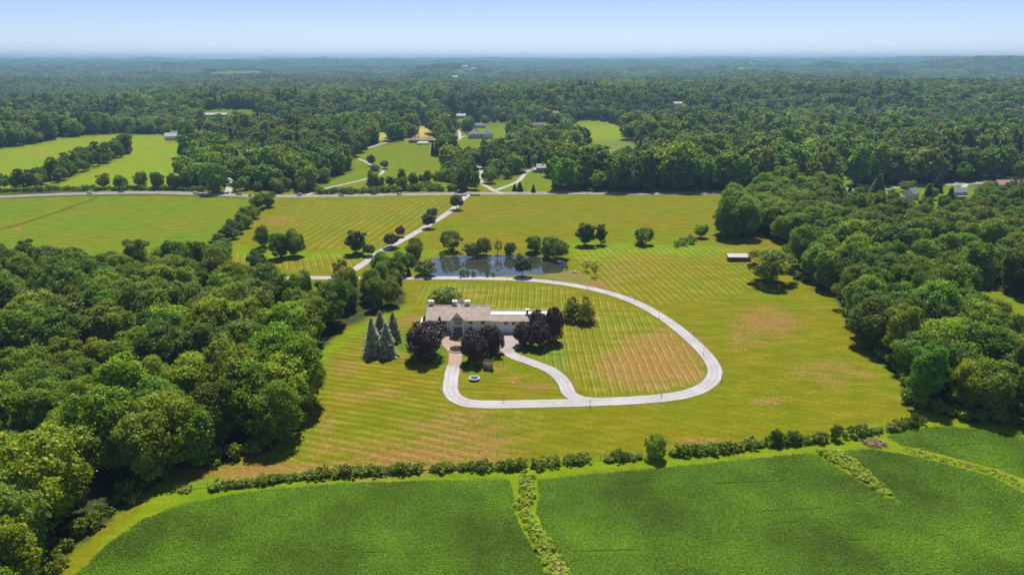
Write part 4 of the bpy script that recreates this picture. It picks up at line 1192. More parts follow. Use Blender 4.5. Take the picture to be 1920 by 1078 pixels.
cover('soybean_crop', [CROP_C], .62, CROPP, .8, 'dark green crop beyond the weedy strip at the right wood', 'crop', rows=True)
WEED1 = [(974, 893), (1004, 891), (996, 910), (1004, 932), (992, 950), (1000, 966), (1024, 1005), (1052, 1050), (1076, 1095), (1036, 1095), (1012, 1045), (994, 1005), (976, 970), (966, 950), (974, 925)]
WEED2 = [(1528, 845), (1572, 845), (1640, 896), (1672, 928), (1652, 928), (1600, 890)]
WEED3 = [(1690, 837), (1740, 850), (1800, 866), (1862, 881), (1920, 906), (2020, 948), (2020, 960), (1920, 918), (1860, 889), (1800, 873), (1740, 858), (1690, 845)]
cover('weed_strip', [WEED1], .8, WEEDP, .95, 'bright yellow green weeds running down the crop field middle', 'weeds', .5)
cover('weed_strip', [WEED2], .8, WEEDP, .95, 'short bright weed strip near the hedge end, right side', 'weeds', .5)
cover('weed_strip', [WEED3], .85, WEEDP * 2 + DRYP, .5, 'long pale weedy strip curving out at the right edge', 'weeds', .5)
cover('brush_pile', [[(1612, 830), (1632, 823), (1652, 828), (1666, 836), (1640, 840)]], .6, DRYP, 1.0, 'tan heap of dry stalks beside the long hedge', 'brush', .5)
cover('dry_weeds', [[(1030, 1040), (1052, 1050), (1076, 1095), (1040, 1095)]], .8, DRYP, 1.0, 'dry brown weeds at the low end of the weed strip', 'weeds', .5)

# ------------------------------------------------------------------ the white house
def siding():
    m, n, l = nmat('white_siding')
    out = n.new('ShaderNodeOutputMaterial'); b = n.new('ShaderNodeBsdfPrincipled'); b.inputs['Roughness'].default_value = .6
    tc = n.new('ShaderNodeTexCoord'); w = n.new('ShaderNodeTexWave'); w.inputs['Scale'].default_value = .8; w.bands_direction = 'X'; w.wave_profile = 'SAW'
    l.new(tc.outputs['Object'], w.inputs['Vector'])
    t = n.new('ShaderNodeTexNoise'); t.inputs['Scale'].default_value = .7; t.inputs['Detail'].default_value = 6; l.new(tc.outputs['Object'], t.inputs['Vector'])
    mx = n.new('ShaderNodeMix'); mx.data_type = 'RGBA'; mx.inputs['A'].default_value = (.80, .82, .84, 1); mx.inputs['B'].default_value = (.88, .89, .90, 1)
    l.new(t.outputs['Fac'], mx.inputs['Factor']); l.new(mx.outputs['Result'], b.inputs['Base Color'])
    bp = n.new('ShaderNodeBump'); bp.inputs['Strength'].default_value = .5; bp.inputs['Distance'].default_value = .03
    l.new(w.outputs['Fac'], bp.inputs['Height']); l.new(bp.outputs[0], b.inputs['Normal']); l.new(b.outputs[0], out.inputs[0])
    return m
def shingle(name, c1, c2, c3):
    if name in MATS: return MATS[name]
    m, n, l = nmat(name)
    out = n.new('ShaderNodeOutputMaterial'); b = n.new('ShaderNodeBsdfPrincipled'); b.inputs['Roughness'].default_value = .85
    tc = n.new('ShaderNodeTexCoord')
    br = n.new('ShaderNodeTexBrick'); br.inputs['Scale'].default_value = 1; br.inputs['Brick Width'].default_value = .55; br.inputs['Row Height'].default_value = .28; br.inputs['Mortar Size'].default_value = .018
    br.inputs['Color1'].default_value = (*c1, 1); br.inputs['Color2'].default_value = (*c2, 1); br.inputs['Mortar'].default_value = (*c3, 1)
    l.new(tc.outputs['Object'], br.inputs['Vector'])
    t = n.new('ShaderNodeTexNoise'); t.inputs['Scale'].default_value = .55; t.inputs['Detail'].default_value = 8; t.inputs['Roughness'].default_value = .7; l.new(tc.outputs['Object'], t.inputs['Vector'])
    r = n.new('ShaderNodeMapRange'); r.inputs['From Min'].default_value = .3; r.inputs['From Max'].default_value = .7; r.inputs['To Min'].default_value = .72; r.inputs['To Max'].default_value = 1.25; l.new(t.outputs['Fac'], r.inputs['Value'])
    mx = n.new('ShaderNodeMix'); mx.data_type = 'RGBA'; mx.blend_type = 'MULTIPLY'; mx.inputs['Factor'].default_value = 1
    l.new(br.outputs['Color'], mx.inputs['A']); l.new(r.outputs[0], mx.inputs['B']); l.new(mx.outputs['Result'], b.inputs['Base Color'])
    bp = n.new('ShaderNodeBump'); bp.inputs['Strength'].default_value = .6; bp.inputs['Distance'].default_value = .04
    l.new(br.outputs['Fac'], bp.inputs['Height']); bp.invert = True; l.new(bp.outputs[0], b.inputs['Normal']); l.new(b.outputs[0], out.inputs[0])
    MATS[name] = m
    return m
SIDING = siding()
CEDAR = shingle('cedar_shingle', (.55, .44, .375), (.48, .38, .32), (.27, .21, .17))
TRIM = solid('white_trim', (.80, .80, .79), .5, .4, .04, 2)
FLATROOF = solid('white_membrane', (.80, .79, .77), .7, .3, .07, .4)
GLASS = solid('window_glass', (.018, .022, .026), .08, .6, .2, 2)
DARKMETAL = solid('dark_metal', (.03, .03, .032), .5, .4, .1, 3)
STONE = solid('pale_stone', (.50, .45, .39), .85, .2, .12, 1.5, .4, 6)
PORCHFLOOR = solid('slate_floor', (.22, .24, .27), .6, .4, .1, 1)
CREAM = solid('lamp_glass', (.80, .72, .45), .3, .5, .05, 3)
WOOD_ = solid('weathered_wood', (.24, .19, .14), .9, .15, .2, 2, .4, 10)
DARKWOOD = solid('dark_fence_wood', (.12, .10, .08), .9, .15, .2, 2)
TARP = solid('tan_board', (.44, .35, .25), .8, .2, .12, 2)

def window(parent, x, z, w, h, y, mull=1, mat=None):
    m = MB(); t = .10
    m.box(x - w / 2 - t, x - w / 2, y - .07, y, z - h / 2 - t, z + h / 2 + t); m.box(x + w / 2, x + w / 2 + t, y - .07, y, z - h / 2 - t, z + h / 2 + t)
    m.box(x - w / 2, x + w / 2, y - .07, y, z + h / 2, z + h / 2 + t); m.box(x - w / 2 - .05, x + w / 2 + .05, y - .12, y - .071, z - h / 2 - t - .05, z - h / 2)
    for k in range(mull): cx = x - w / 2 + w * (k + 1) / (mull + 1); m.box(cx - .06, cx + .06, y - .065, y, z - h / 2, z + h / 2)
    o = m.build('window', mat or TRIM, parent)
    for k in range(mull + 1):
        a = x - w / 2 + w * k / (mull + 1); b = x - w / 2 + w * (k + 1) / (mull + 1)
        MB().box(a + .06, b - .06, y - .03, y - .005, z - h / 2 + .01, z + h / 2 - .01).build('pane', GLASS, o)
    return o

HP = G(859.6, 624.5, hgt)
H = empty('white_house', (HP.x, HP.y, HP.z)); tag(H, 'long white house with tan shingle roof, gabled porch and garage wing', 'house')
W, DP, EZ, RZ = 12.0, 12.0, 5.55, 9.1
MB().prism([(0, -.4), (DP, -.4), (DP, EZ), (DP / 2, RZ - .25), (0, EZ)], -W, W).build('wall', SIDING, H)
def slope_slab(m, x0, x1, y0, z0, y1, z1, t=.22):
    return m.prism([(y0, z0), (y1, z1), (y1, z1 + t), (y0, z0 + t)], x0, x1)
rf = MB(); slope_slab(rf, -W - .5, W + .4, -.55, EZ - .30, DP / 2, RZ - .05); slope_slab(rf, -W - .5, W + .4, DP + .55, EZ - .30, DP / 2 + .002, RZ - .05)
roof = rf.build('roof', CEDAR, H)
MB().box(-W - .5, W + .4, DP / 2 - .18, DP / 2 + .18, RZ + .15, RZ + .24).build('ridge_cap', CEDAR, roof)
MB().box(-W - .55, W + .45, -.66, -.552, EZ - .36, EZ - .10).build('gutter', TRIM, roof)
g = MB()                                                   # porch gable roof, running back through the main roof
for s_ in (-1, 1):
    prof = [(0, 9.55), (s_ * 2.85, 6.25), (s_ * 2.85, 6.47), (0, 9.78)]
    if s_ > 0: prof = prof[::-1]
    g.prism(prof, -3.65, DP / 2 + .6, 'y')
gr = g.build('porch_roof', CEDAR, H)
sp = MB(); sp.add([(-1.6, 5.8, 7.9), (3.4, 5.8, 7.9), (3.4, 10.6, 7.9), (-1.6, 10.6, 7.9), (.9, 8.2, 11.7)], [(3, 2, 1, 0), (0, 1, 4), (1, 2, 4), (2, 3, 4), (3, 0, 4)]); sp.build('spire_roof', CEDAR, H)
bb = MB()
for s_ in (-1, 1):
    prof = [(0, 9.30), (s_ * 2.9, 5.95), (s_ * 2.9, 6.24), (0, 9.545)]
    if s_ > 0: prof = prof[::-1]
    bb.prism(prof, -3.72, -3.50, 'y')
bb.build('bargeboard', TRIM, gr)
ar = MB(); na = 14; ring = []
for k in range(na + 1):                                    # arched infill under the gable
    a = math.pi * k / na; ix, iz = -1.95 * math.cos(a), 6.0 + 1.95 * math.sin(a)
    ox = -2.5 + 5.0 * k / na; oz = 9.25 - abs(ox) * 1.155
    ring.append(((ix, iz), (ox, max(oz, 6.0))))
for (i0, o0), (i1, o1) in zip(ring, ring[1:]):
    ar.add([(i0[0], -3.45, i0[1]), (i1[0], -3.45, i1[1]), (o1[0], -3.45, o1[1]), (o0[0], -3.45, o0[1]), (i0[0], -3.2, i0[1]), (i1[0], -3.2, i1[1]), (o1[0], -3.2, o1[1]), (o0[0], -3.2, o0[1])],
           [(0, 1, 2, 3), (7, 6, 5, 4), (0, 4, 5, 1), (1, 5, 6, 2), (3, 2, 6, 7)])
ar.build('gable_arch', TRIM, H)
for s_ in (-1, 1):
    pm = MB(); pm.box(s_ * 2.25 - .2, s_ * 2.25 + .2, -3.5, -3.1, .2, 6.05); pm.box(s_ * 2.25 - .3, s_ * 2.25 + .3, -3.6, -3.0, .2, .6); pm.box(s_ * 2.25 - .28, s_ * 2.25 + .28, -3.58, -3.02, 5.7, 5.95); pm.build('pillar', TRIM, H)
pf = MB(); pf.box(-2.9, 2.9, -3.9, -.02, -.3, .2); pf.box(-2.5, 2.5, -4.4, -3.9, -.3, .10); pf.build('porch_floor', PORCHFLOOR, H)
MB().prism([(-2.5, EZ - .3), (2.5, EZ - .3), (2.3, 6.6), (0, 9.2), (-2.3, 6.6)], -.06, -.01, 'y').build('porch_wall', SIDING, H)
fan = MB(); pts = [(-1.1, 6.35)] + [(-1.1 * math.cos(math.pi * k / 10), 6.55 + 1.0 * math.sin(math.pi * k / 10)) for k in range(11)] + [(1.1, 6.35)]
fan.prism(pts[::-1], -.12, -.07, 'y'); fo = fan.build('arch_window', GLASS, H)
fm = MB()
for a in (45, 90, 135): fm.rod((0, -.14, 6.4), (1.1 * math.cos(math.radians(a)), -.14, 6.5 + 1.0 * math.sin(math.radians(a))), .035, .035, 4)
fm.box(-1.15, 1.15, -.17, -.10, 6.28, 6.36); fm.build('glazing_bar', TRIM, fo)
for x in (-.9, -.3, .3, .9): window(H, x, 4.3, .42, .95, -.065, 0)
for x in (-1.05, -.35, .35, 1.05):
    dm = MB(); dm.box(x - .34, x + .34, -.14, -.065, .2, 2.75); dm = dm.build('door', TRIM, H)
    MB().box(x - .23, x + .23, -.17, -.141, .45, 2.5).build('pane', GLASS, dm)
for x in (-1.95, 1.95):
    lm = MB().box(x - .13, x + .13, -.34, -.065, 2.3, 2.9).build('wall_lantern', DARKMETAL, H)
for x in (-10.1, -5.2, 4.75, 9.45): 
    for z in (4.42, 1.9): window(H, x, z, 1.5, 1.4, -.002)
for k, x in enumerate((-10.9, -1.7, 3.3)):
    cm = MB(); cm.box(x - .55, x + .55, 6.6, 7.6, 7.4, 10.25); cm.prism([(x - .55, 10.0), (x + .55, 10.0), (x + .95, 10.32), (x - .95, 10.32)], 6.3, 7.9, 'y'); c_ = cm.build('chimney', TRIM, H)
    cc = MB(); cc.box(x - 1.02, x + 1.02, 6.2, 8.0, 10.32, 10.75); cc.build('chimney_cap', TRIM, c_); MB().box(x - .3, x + .3, 6.9, 7.3, 10.752, 10.80).build('flue', DARKMETAL, c_)
# garage wing
X0, X1, WD = W + .42, 36.5, 6.6
MB().box(X0 - .42, X1, .12, WD, -.4, 5.0).build('wing_wall', SIDING, H)
wr = MB(); wr.prism([(-.35, 4.78), (2.5, 6.35), (2.5, 6.55), (-.35, 4.98)], X0, X1 + .3); wr.build('wing_roof', CEDAR, H)
fr_ = MB(); fr_.box(X0, X1 + .3, 2.502, WD + .2, 5.0, 6.45); fr_.build('flat_roof', FLATROOF, H)
MB().box(X0, X1 + .3, 2.45, 2.75, 6.56, 6.68).build('parapet', FLATROOF, H)
rl = MB()
for k in range(13): x = X0 + .3 + k * (X1 - X0 - .3) / 12; rl.rod((x, WD, 6.45), (x, WD, 7.5), .05, .05, 4)
for z in (7.5, 7.0): rl.rod((X0 + .1, WD, z), (X1, WD, z), .045, .045, 4)
rl.build('railing', TRIM, H)
for x in (21.3, 18.3, 24.2, 27.1): window(H, x, 3.95, 1.5, 1.2, .115)
for k, x in enumerate((16.9, 20.0, 23.1, 26.2)):
    gd = MB(); gd.box(x - 1.4, x + 1.4, .04, .115, 0.05, 2.45); gd = gd.build('garage_door', TRIM, H)
    gp = MB()
    for r_ in range(4):
        for c_ in range(4): gp.box(x - 1.3 + c_ * .66, x - .72 + c_ * .66, .01, .039, .15 + r_ * .58, .62 + r_ * .58)
    gp.build('door_panel', SIDING, gd)
MB().box(13.9, 14.3, -.1, .115, 3.0, 3.6).build('wall_lantern', DARKMETAL, H)
MB().box(14.6, 15.5, .05, .115, 0, 2.1).build('side_door', TRIM, H)
x = 26.6; cm = MB().box(x - .4, x + .4, 3.4, 4.2, 6.4, 8.0); c_ = cm.build('chimney', DARKWOOD, H); MB().box(x - .85, x + .85, 3.1, 4.6, 8.0, 8.45).build('chimney_cap', TRIM, c_)
# side deck
dk = MB(); dk.box(-15.2, -W - .02, 1.5, 8.5, 2.6, 2.85)
for y in (1.7, 5, 8.3): dk.box(-15.1, -14.9, y - .1, y + .1, -.4, 2.6)
dk = dk.build('deck', TRIM, H)
rl = MB()
for a, b in (((-15.1, 1.6), (-15.1, 8.4)), ((-15.1, 1.6), (-W - .1, 1.6)), ((-15.1, 8.4), (-W - .1, 8.4))):
    for z in (3.9, 3.4): rl.rod((*a, z), (*b, z), .06, .06, 4)
    for k in range(6): t = k / 5; q = (a[0] + (b[0] - a[0]) * t, a[1] + (b[1] - a[1]) * t); rl.rod((*q, 2.85), (*q, 3.95), .05, .05, 4)
rl.build('deck_railing', TRIM, dk)

# circular bed, entrance bed and planting
p = G(857, 656, hgt); e = empty('stone_planter', p); tag(e, 'round stone rimmed flower bed in the middle of the brick forecourt', 'planter')
MB().lathe([(3.15, 0), (3.15, .5), (2.75, .5), (2.75, .2)], 40).build('rim', STONE, e)
rgp = np.random.default_rng(3); a = rgp.uniform(0, 6.28, 900); r_ = 2.7 * np.sqrt(rgp.random(900))
V, Q = leaf_quads(np.stack([r_ * np.cos(a), r_ * np.sin(a), rgp.uniform(.25, .75, 900)], 1), rgp.normal(size=(900, 3)) * .5 + np.array([0, 0, 1]), .28, rgp)
me = np_mesh('planting', V, Q); tag(link('planting', me, FLOWER, e), kind='stuff')
MB().lathe([(2.75, .19), (.02, .25)], 24).build('soil', DARKWOOD, e)
T(SHRUBS, 'entrance_shrub', 861, 637, 630, 17, 'low brownish mound of planting before the porch steps', 'shrub', None, (1.1, .8, .9), ('foliage', 'stem'))
for x, y, w, lb in ((836, 628, 13, 'bright low shrub left of the porch, outer one'), (845, 629, 13, 'bright low shrub left of the porch, inner one'), (878, 627.5, 12, 'bright low shrub just right of the porch'), (887, 627.5, 12, 'bright low shrub second right of the porch'), (896, 627.5, 12, 'bright low shrub by the right corner of the house front')):
    T(WSHRUBS, 'foundation_shrub', x, y, y - 7, w, lb, 'shrub', 'shrubs along the house front', (.8, 1.0, .7), ('foliage', 'stem'))

# ------------------------------------------------------------------ play tower, swings, trampoline
p = G(915, 691, hgt); e = empty('play_tower', p, -.25); tag(e, 'weathered wooden play tower on the lawn beside the purple beeches', 'play tower')
for x in (-1.2, 1.2):
    for y in (-1.2, 1.2): MB().box(x - .09, x + .09, y - .09, y + .09, -.1, 3.1).build('post', WOOD_, e)
MB().box(-1.3, 1.3, -1.3, 1.3, 1.75, 1.9).build('platform', WOOD_, e)
for k in range(8): x = -1.15 + k * .33; MB().box(x - .13, x + .13, -1.34, -1.295, .1, 1.72).build('plank', WOOD_, e)
for k in range(8): y = -1.12 + k * .32; MB().box(1.295, 1.34, y - .13, y + .13, .1, 1.72).build('plank', WOOD_, e)
for a in ((-1.3, 1.3, -1.36, -1.30), (-1.3, 1.3, 1.30, 1.36)): MB().box(*a, 2.0, 2.75).build('railing_panel', TARP, e)
MB().box(-1.36, -1.30, -1.28, 1.28, 2.0, 2.75).build('railing_panel', TARP, e)
MB().add([(1.25, -1.4, 2.4), (1.25, 1.4, 2.4), (2.0, 1.4, 4.0), (2.0, -1.4, 4.0), (1.31, -1.4, 2.37), (1.31, 1.4, 2.37), (2.06, 1.4, 3.97), (2.06, -1.4, 3.97)], [(0, 1, 2, 3), (7, 6, 5, 4), (0, 4, 5, 1), (2, 6, 7, 3), (1, 5, 6, 2), (3, 7, 4, 0)]).build('canopy', TARP, e)
sw = MB(); sw.rod((-1.2, -.6, 2.4), (-5.2, -1.4, 2.3), .08, .08, 6); sw.rod((-5.2, -1.4, 2.3), (-5.6, -2.4, 0), .07, .07, 5); sw.rod((-5.2, -1.4, 2.3), (-5.0, -.3, 0), .07, .07, 5); sw.build('swing_beam', WOOD_, e)
for x in (-2.6, -4.0):
    m = MB(); 
    for d in (-.22, .22): m.rod((x + d, -.8 + (x + 1.2) * -.05 * -1 * 0 - .15, 2.35), (x + d, -1.0, .5), .02, .02, 4)
    m.box(x - .28, x + .28, -1.12, -.88, .46, .52); m.build('swing', DARKMETAL, e)
p = G(938, 686, hgt); e = empty('swing_frame', p, .2); tag(e, 'small thin metal swing frame right of the play tower', 'swing')
m = MB(); m.rod((-.9, 0, 2.3), (.9, 0, 2.3), .05, .05, 5)
for s_ in (-1, 1):
    for d in (-.7, .7): m.rod((s_ * .9, 0, 2.3), (s_ * 1.0, d, 0), .045, .045, 5)
m.build('frame', DARKWOOD, e)
m = MB(); m.rod((-.25, 0, 2.3), (-.25, .1, .5), .015, .015, 4); m.rod((.25, 0, 2.3), (.25, .1, .5), .015, .015, 4); m.box(-.3, .3, 0, .22, .46, .51); m.build('seat', DARKMETAL, e)
p = G(889.5, 712, hgt); e = empty('trampoline', p); tag(e, 'round trampoline with pale blue rim on the lawn', 'trampoline')
MB().lathe([(1.72, .72), (1.72, .80), (1.36, .80), (1.36, .74)], 40).build('rim_pad', solid('pale_blue_pad', (.42, .66, .82), .6, .3, .04, 2), e)
MB().lathe([(1.355, .76), (.05, .755)], 32).build('mat', solid('trampoline_mat', (.035, .055, .085), .6, .3, .08, 3), e)
for k in range(6): a = k * math.pi / 3; MB().rod((1.6 * math.cos(a), 1.6 * math.sin(a), 0), (1.6 * math.cos(a), 1.6 * math.sin(a), .74), .035, .035, 6).build('leg', DARKMETAL, e)

# ------------------------------------------------------------------ lamp posts
lm_base = MB().lathe([(.16, 0), (.16, .25), (.09, .35), (.05, .5), (.05, 2.25), (.10, 2.3)], 8).mesh('lamp_column'); lm_base.materials.append(DARKMETAL)
lm_glass = MB().lathe([(.12, 2.3), (.22, 2.75), (.16, 2.82)], 6).mesh('lamp_glass'); lm_glass.materials.append(CREAM)
lm_cap = MB().lathe([(.26, 2.82), (.14, 2.98), (.03, 3.1)], 6).mesh('lamp_cap'); lm_cap.materials.append(CREAM)
LAMPS = [(945, 751, 'on the small lawn left of the drive fork'), (1106, 766, 'at the outside of the drive opposite the fork'), (1240, 742, 'inside the loop near its lowest bend'), (1352, 717, 'outside the loop at its right bend'), (1319, 666, 'inside the loop at its right bend'),
         (1302, 627, 'outside the loop above its right bend'), (1235.5, 597, 'inside the loop on its upper right'), (1190.5, 564, 'outside the loop on its upper right'), (1101.6, 545, 'where the upper drive starts to curve'), (1038.5, 528, 'between drive and pond, right of the middle'), (951.6, 527, 'inside the upper drive below the pond'),
         (779, 525, 'at the left end of the pond beside the drive'), (870, 519, 'short one at the pond bank by the drive'), (841, 400, 'beside the upper part of the entry drive'), (785, 437, 'beside the lower part of the entry drive')]
for x, y, d in LAMPS:
    e = empty('lamp_post', G(x, y, hgt)); tag(e, 'dark lamp post with cream lantern ' + d, 'lamp post', 'lamp posts along the drive')
    for nm, me in (('column', lm_base), ('lantern', lm_glass), ('cap', lm_cap)):
        o = bpy.data.objects.new(nm, me); COL.objects.link(o); o.parent = e
e = empty('garden_light', G(827.5, 736, hgt)); tag(e, 'small white globe light on the lawn left of the drive', 'garden light')
MB().rod((0, 0, 0), (0, 0, .8), .04, .04, 6).build('stake', DARKMETAL, e); MB().lathe([(.06, .8), (.2, .92), (.24, 1.05), (.2, 1.18), (.06, 1.28)], 10).build('globe', TRIM, e)

# ------------------------------------------------------------------ pond things
e = empty('fountain', (G(922, 499, hgt).x, G(922, 499, hgt).y, WATER_Z)); tag(e, 'small white fountain spray in the middle of the pond', 'fountain')
MB().lathe([(.35, -.05), (.35, .08), (.1, .12)], 10).build('float', DARKMETAL, e)
V, Q = leaf_quads(np.stack([(u := rgp.random(260)) * 2.0 * np.cos((ua := rgp.uniform(0, 6.28, 260))), u * 2.0 * np.sin(ua), .15 + 1.3 * np.clip(1 - (u - .35) ** 2 * 3.2, 0, 1) * rgp.uniform(.2, 1, 260)], 1), rgp.normal(size=(260, 3)), .16, rgp)
tag(link('spray', np_mesh('spray', V, Q), solid('water_spray', (.8, .82, .84), .4, .4, .05, 3), e), kind='stuff')
e = empty('dock', G(799, 492, hgt), .5); tag(e, 'small pale wooden dock at the left end of the pond', 'dock')
for k in range(10): MB().box(-1.0, 1.0, k * .42, k * .42 + .38, .12, .2).build('plank', TARP, e)
for x in (-.9, .9): MB().box(x - .08, x + .08, 0, 4.2, -.5, .118).build('beam', WOOD_, e)
rgb = random.Random(4)
def boulder(px, py, s, label):
    n = 10; v = []
    m = MB(); rings = [(.75, -.2), (1.0, .1), (.85, .45), (.45, .7)]
    vs = []
    for r_, z in rings:
        for i in range(n): t = 2 * math.pi * i / n; k = r_ * rgb.uniform(.8, 1.2); vs.append((k * math.cos(t) * s, k * math.sin(t) * s * .8, z * s * rgb.uniform(.9, 1.1)))
    fs = [(k * n + i, k * n + (i + 1) % n, (k + 1) * n + (i + 1) % n, (k + 1) * n + i) for k in range(3) for i in range(n)] + [tuple(3 * n + i for i in range(n))]
    o = m.add(vs, fs).build('boulder', STONE); o.location = G(px, py, hgt); tag(o, label, 'boulder', 'stones at the pond outlet')
for x, y, s, d in ((1070, 512, .9, 'pale stone nearest the pond, leftmost of the outlet stones'), (1077, 511, 1.2, 'largest pale stone of the outlet heap'), (1084, 512, .8, 'small pale stone right of the largest at the outlet'), (1060, 507, .9, 'pale stone at the water edge by the dark shrub'), (1080, 509, .7, 'small stone behind the largest outlet stone')): boulder(x, y, s, d)

# ------------------------------------------------------------------ long shed
p = G(1386.5, 490, hgt); e = empty('long_shed', p, -.02); tag(e, 'long low open shed with pale roof on the far lawn', 'shed')
L2 = 5.9
m = MB(); m.box(-L2, L2, 2.6, 2.72, 0, 2.5); m.box(-L2, -L2 + .12, 0, 2.6, 0, 2.5); m.box(L2 - .12, L2, 0, 2.6, 0, 2.5); m.build('wall', solid('shed_board', (.17, .14, .12), .9, .1, .2, 2), e)
for k in range(30): x = -L2 + .2 + k * .39; MB().box(x - .17, x + .17, -.06, 0, 0, 2.1).build('board', MATS['shed_board'], e)
slope_slab(MB(), -L2 - .3, L2 + .3, -.6, 2.25, 3.1, 3.35, .12).build('roof', solid('shed_roof', (.50, .43, .42), .6, .4, .1, .8), e)
for x in (-L2, -2, 2, L2 - .15): MB().box(x, x + .15, -.22, -.07, 0, 2.25).build('post', WOOD_, e)

# ------------------------------------------------------------------ fences
def fence(name, pts, label, h=1.3, gap=3.0, rails=(.45, .85, 1.2), mat=None):
    P = catmull(PX(pts), gap); mat = mat or DARKWOOD
    o0 = P[0]; e = empty(name, (o0[0], o0[1], 0)); tag(e, label, 'fence')
    Z = hgt(P[:, 0], P[:, 1]); pm, rm = MB(), MB()
    for (x, y), z in zip(P - o0, Z): pm.box(x - .08, x + .08, y - .08, y + .08, z - .2, z + h)
    for i in range(len(P) - 1):
        for r_ in rails:
            a_, b_ = P[i] - o0, P[i + 1] - o0
            rm.rod((*a_, Z[i] + r_), (*b_, Z[i + 1] + r_), .06, .06, 4, False)
    tag(pm.build('posts', mat, e), kind='stuff'); tag(rm.build('rails', mat, e), kind='stuff')
fence('pasture_fence', [(0, 373.5), (120, 369), (250, 367), (370, 369), (458, 373)], 'dark rail fence along the road side of the pasture')
fence('pasture_fence', [(-60, 447), (0, 432), (40, 422), (100, 402), (150, 384), (184, 371)], 'dark rail fence crossing the pasture at a slant')
fence('hedge_fence', [(330, 917), (480, 905), (640, 887), (790, 879), (985, 873), (1105, 862), (1260, 849)], 'weathered wire fence showing in gaps of the long hedge', 1.2, 3.2, (.6, 1.1), WOOD_)
fence('hedge_fence', [(1260, 849), (1450, 830), (1545, 823), (1652, 806), (1735, 788)], 'weathered fence behind the right half of the long hedge', 1.2, 3.2, (.6, 1.1), WOOD_)

# ------------------------------------------------------------------ cars on the road
def car(px, py, col, label, flip=1, van=False):
    p = G(px, py, hgt); P = catmull(ROAD, 10); i = int(np.argmin(np.hypot(P[:, 0] - p.x, P[:, 1] - p.y))); i = min(max(i, 1), len(P) - 2)
    t = P[i + 1] - P[i - 1]; nrm = np.array([-t[1], t[0]]) / np.hypot(*t)
    q = P[i] - nrm * 1.8 * flip; z = float(hgt(*q)) + .10
    e = empty('parked_car' if False else 'passing_car', (q[0], q[1], z), math.atan2(t[1], t[0]) + (0 if flip > 0 else math.pi)); tag(e, label, 'car', 'cars on the country road')
    mat = solid('car_paint_%d%d%d' % tuple(int(c * 99) for c in col), col, .25, .6, .03, 1)
    h = 1.75 if van else 1.45
    prof = [(-2.25, .35), (2.25, .35), (2.3, .7), (2.1, .88), (1.1, .98), (-2.0, 1.0), (-2.28, .85)]
    b = MB(); b.prism([(x, z_) for x, z_ in prof][::1], -.88, .88, 'y'); b.build('body', mat, e)
    cab = [(1.15, .99), (.45, h), (-1.3, h), (-2.0, 1.01)] if not van else [(1.3, .99), (.8, h), (-2.1, h), (-2.2, 1.01)]
    c_ = MB(); c_.prism(cab, -.74, .74, 'y'); c_.build('cabin', GLASS, e)
    MB().prism([(cab[1][0] + .05, h - .02), (cab[1][0] - .1, h + .05), (cab[2][0] + .1, h + .05), (cab[2][0] - .05, h - .02)], -.76, .76, 'y').build('roof', mat, e)
    for x in (-1.4, 1.4):
        for y in (-.8, .8):
            w_ = MB().rod((x, y - .12, .33), (x, y + .12, .33), .34, .34, 14).build('wheel', DARKMETAL, e); MB().rod((x, y - .13, .33), (x, y + .13, .33), .18, .18, 8).build('rim', solid('wheel_rim', (.5, .5, .52), .4, .5, .05, 2, metal=.6), w_)
    for y in (-.6, .6): MB().box(2.22, 2.31, y - .2, y + .2, .62, .78).build('headlight', TRIM, e)
for a_ in ((194, 359, (.62, .62, .60), 'pale car leftmost of all on the road', 1), (225, 361, (.20, .21, .23), 'dark grey car second from the left on the road', -1), (378, 363, (.75, .75, .74), 'white car approaching the side lane', 1), (548, 368, (.78, .78, .77), 'white car right of the hedgerow end', -1, True),
           (628, 366, (.5, .52, .55), 'silver car passing above the striped field', 1), (693, 364, (.06, .06, .07), 'black car below the hill lawn', -1), (752, 363, (.76, .75, .72), 'white car left of the plum tree junction', 1), (437, 367, (.32, .34, .38), 'grey car at the mouth of the side lane', -1)): car(*a_)

# ------------------------------------------------------------------ utility poles
POLEW = solid('pole_wood', (.20, .16, .12), .9, .1, .15, 2)
def pole(px, py, label, h=11):
    e = empty('utility_pole', G(px, py, hgt)); tag(e, label, 'utility pole', 'utility poles along the road')
    MB().rod((0, 0, -.3), (0, 0, h), .17, .11, 7).build('shaft', POLEW, e); MB().box(-.06, .06, -1.2, 1.2, h - .9, h - .75).build('crossarm', POLEW, e)
    for y in (-1, 0, 1): MB().lathe([(.05, h - .75), (.09, h - .6), (.03, h - .5)], 6, (0, y)).build('insulator', TRIM, e)
for x, y, d in ((444, 366, 'beside the side lane'), (561, 370, 'right of the white van'), (857, 365, 'above the entry drive junction'), (986, 364, 'at the cottage lawn'), (1101, 365, 'before the tall dark wood'), (1240, 366, 'further along the tall dark wood'), (300, 360, 'among the trees by the left pasture'), (700, 364, 'below the hill lawn')):
    pole(x, y, 'brown wooden utility pole by the road, ' + d)
# entrance walls at the junction
for x, y, r_, d in ((866, 368, .25, 'left'), (891, 367, -.1, 'right')):
    e = empty('entrance_wall', G(x, y, hgt), r_); tag(e, 'low brown stone wall ' + d + ' of the drive entrance at the road', 'wall', 'drive entrance walls')
    MB().box(-3.4, 3.4, -.25, .25, -.2, 1.0).build('wall', solid('brown_stone', (.22, .17, .13), .9, .1, .2, 2, .5, 6), e)
    for s_ in (-1, 1): MB().box(s_ * 3.5 - .35, s_ * 3.5 + .35, -.35, .35, -.2, 1.5).build('pier', MATS['brown_stone'], e)
    MB().box(-3.1, 3.1, -.32, .32, 1.0, 1.1).build('coping', STONE, e)

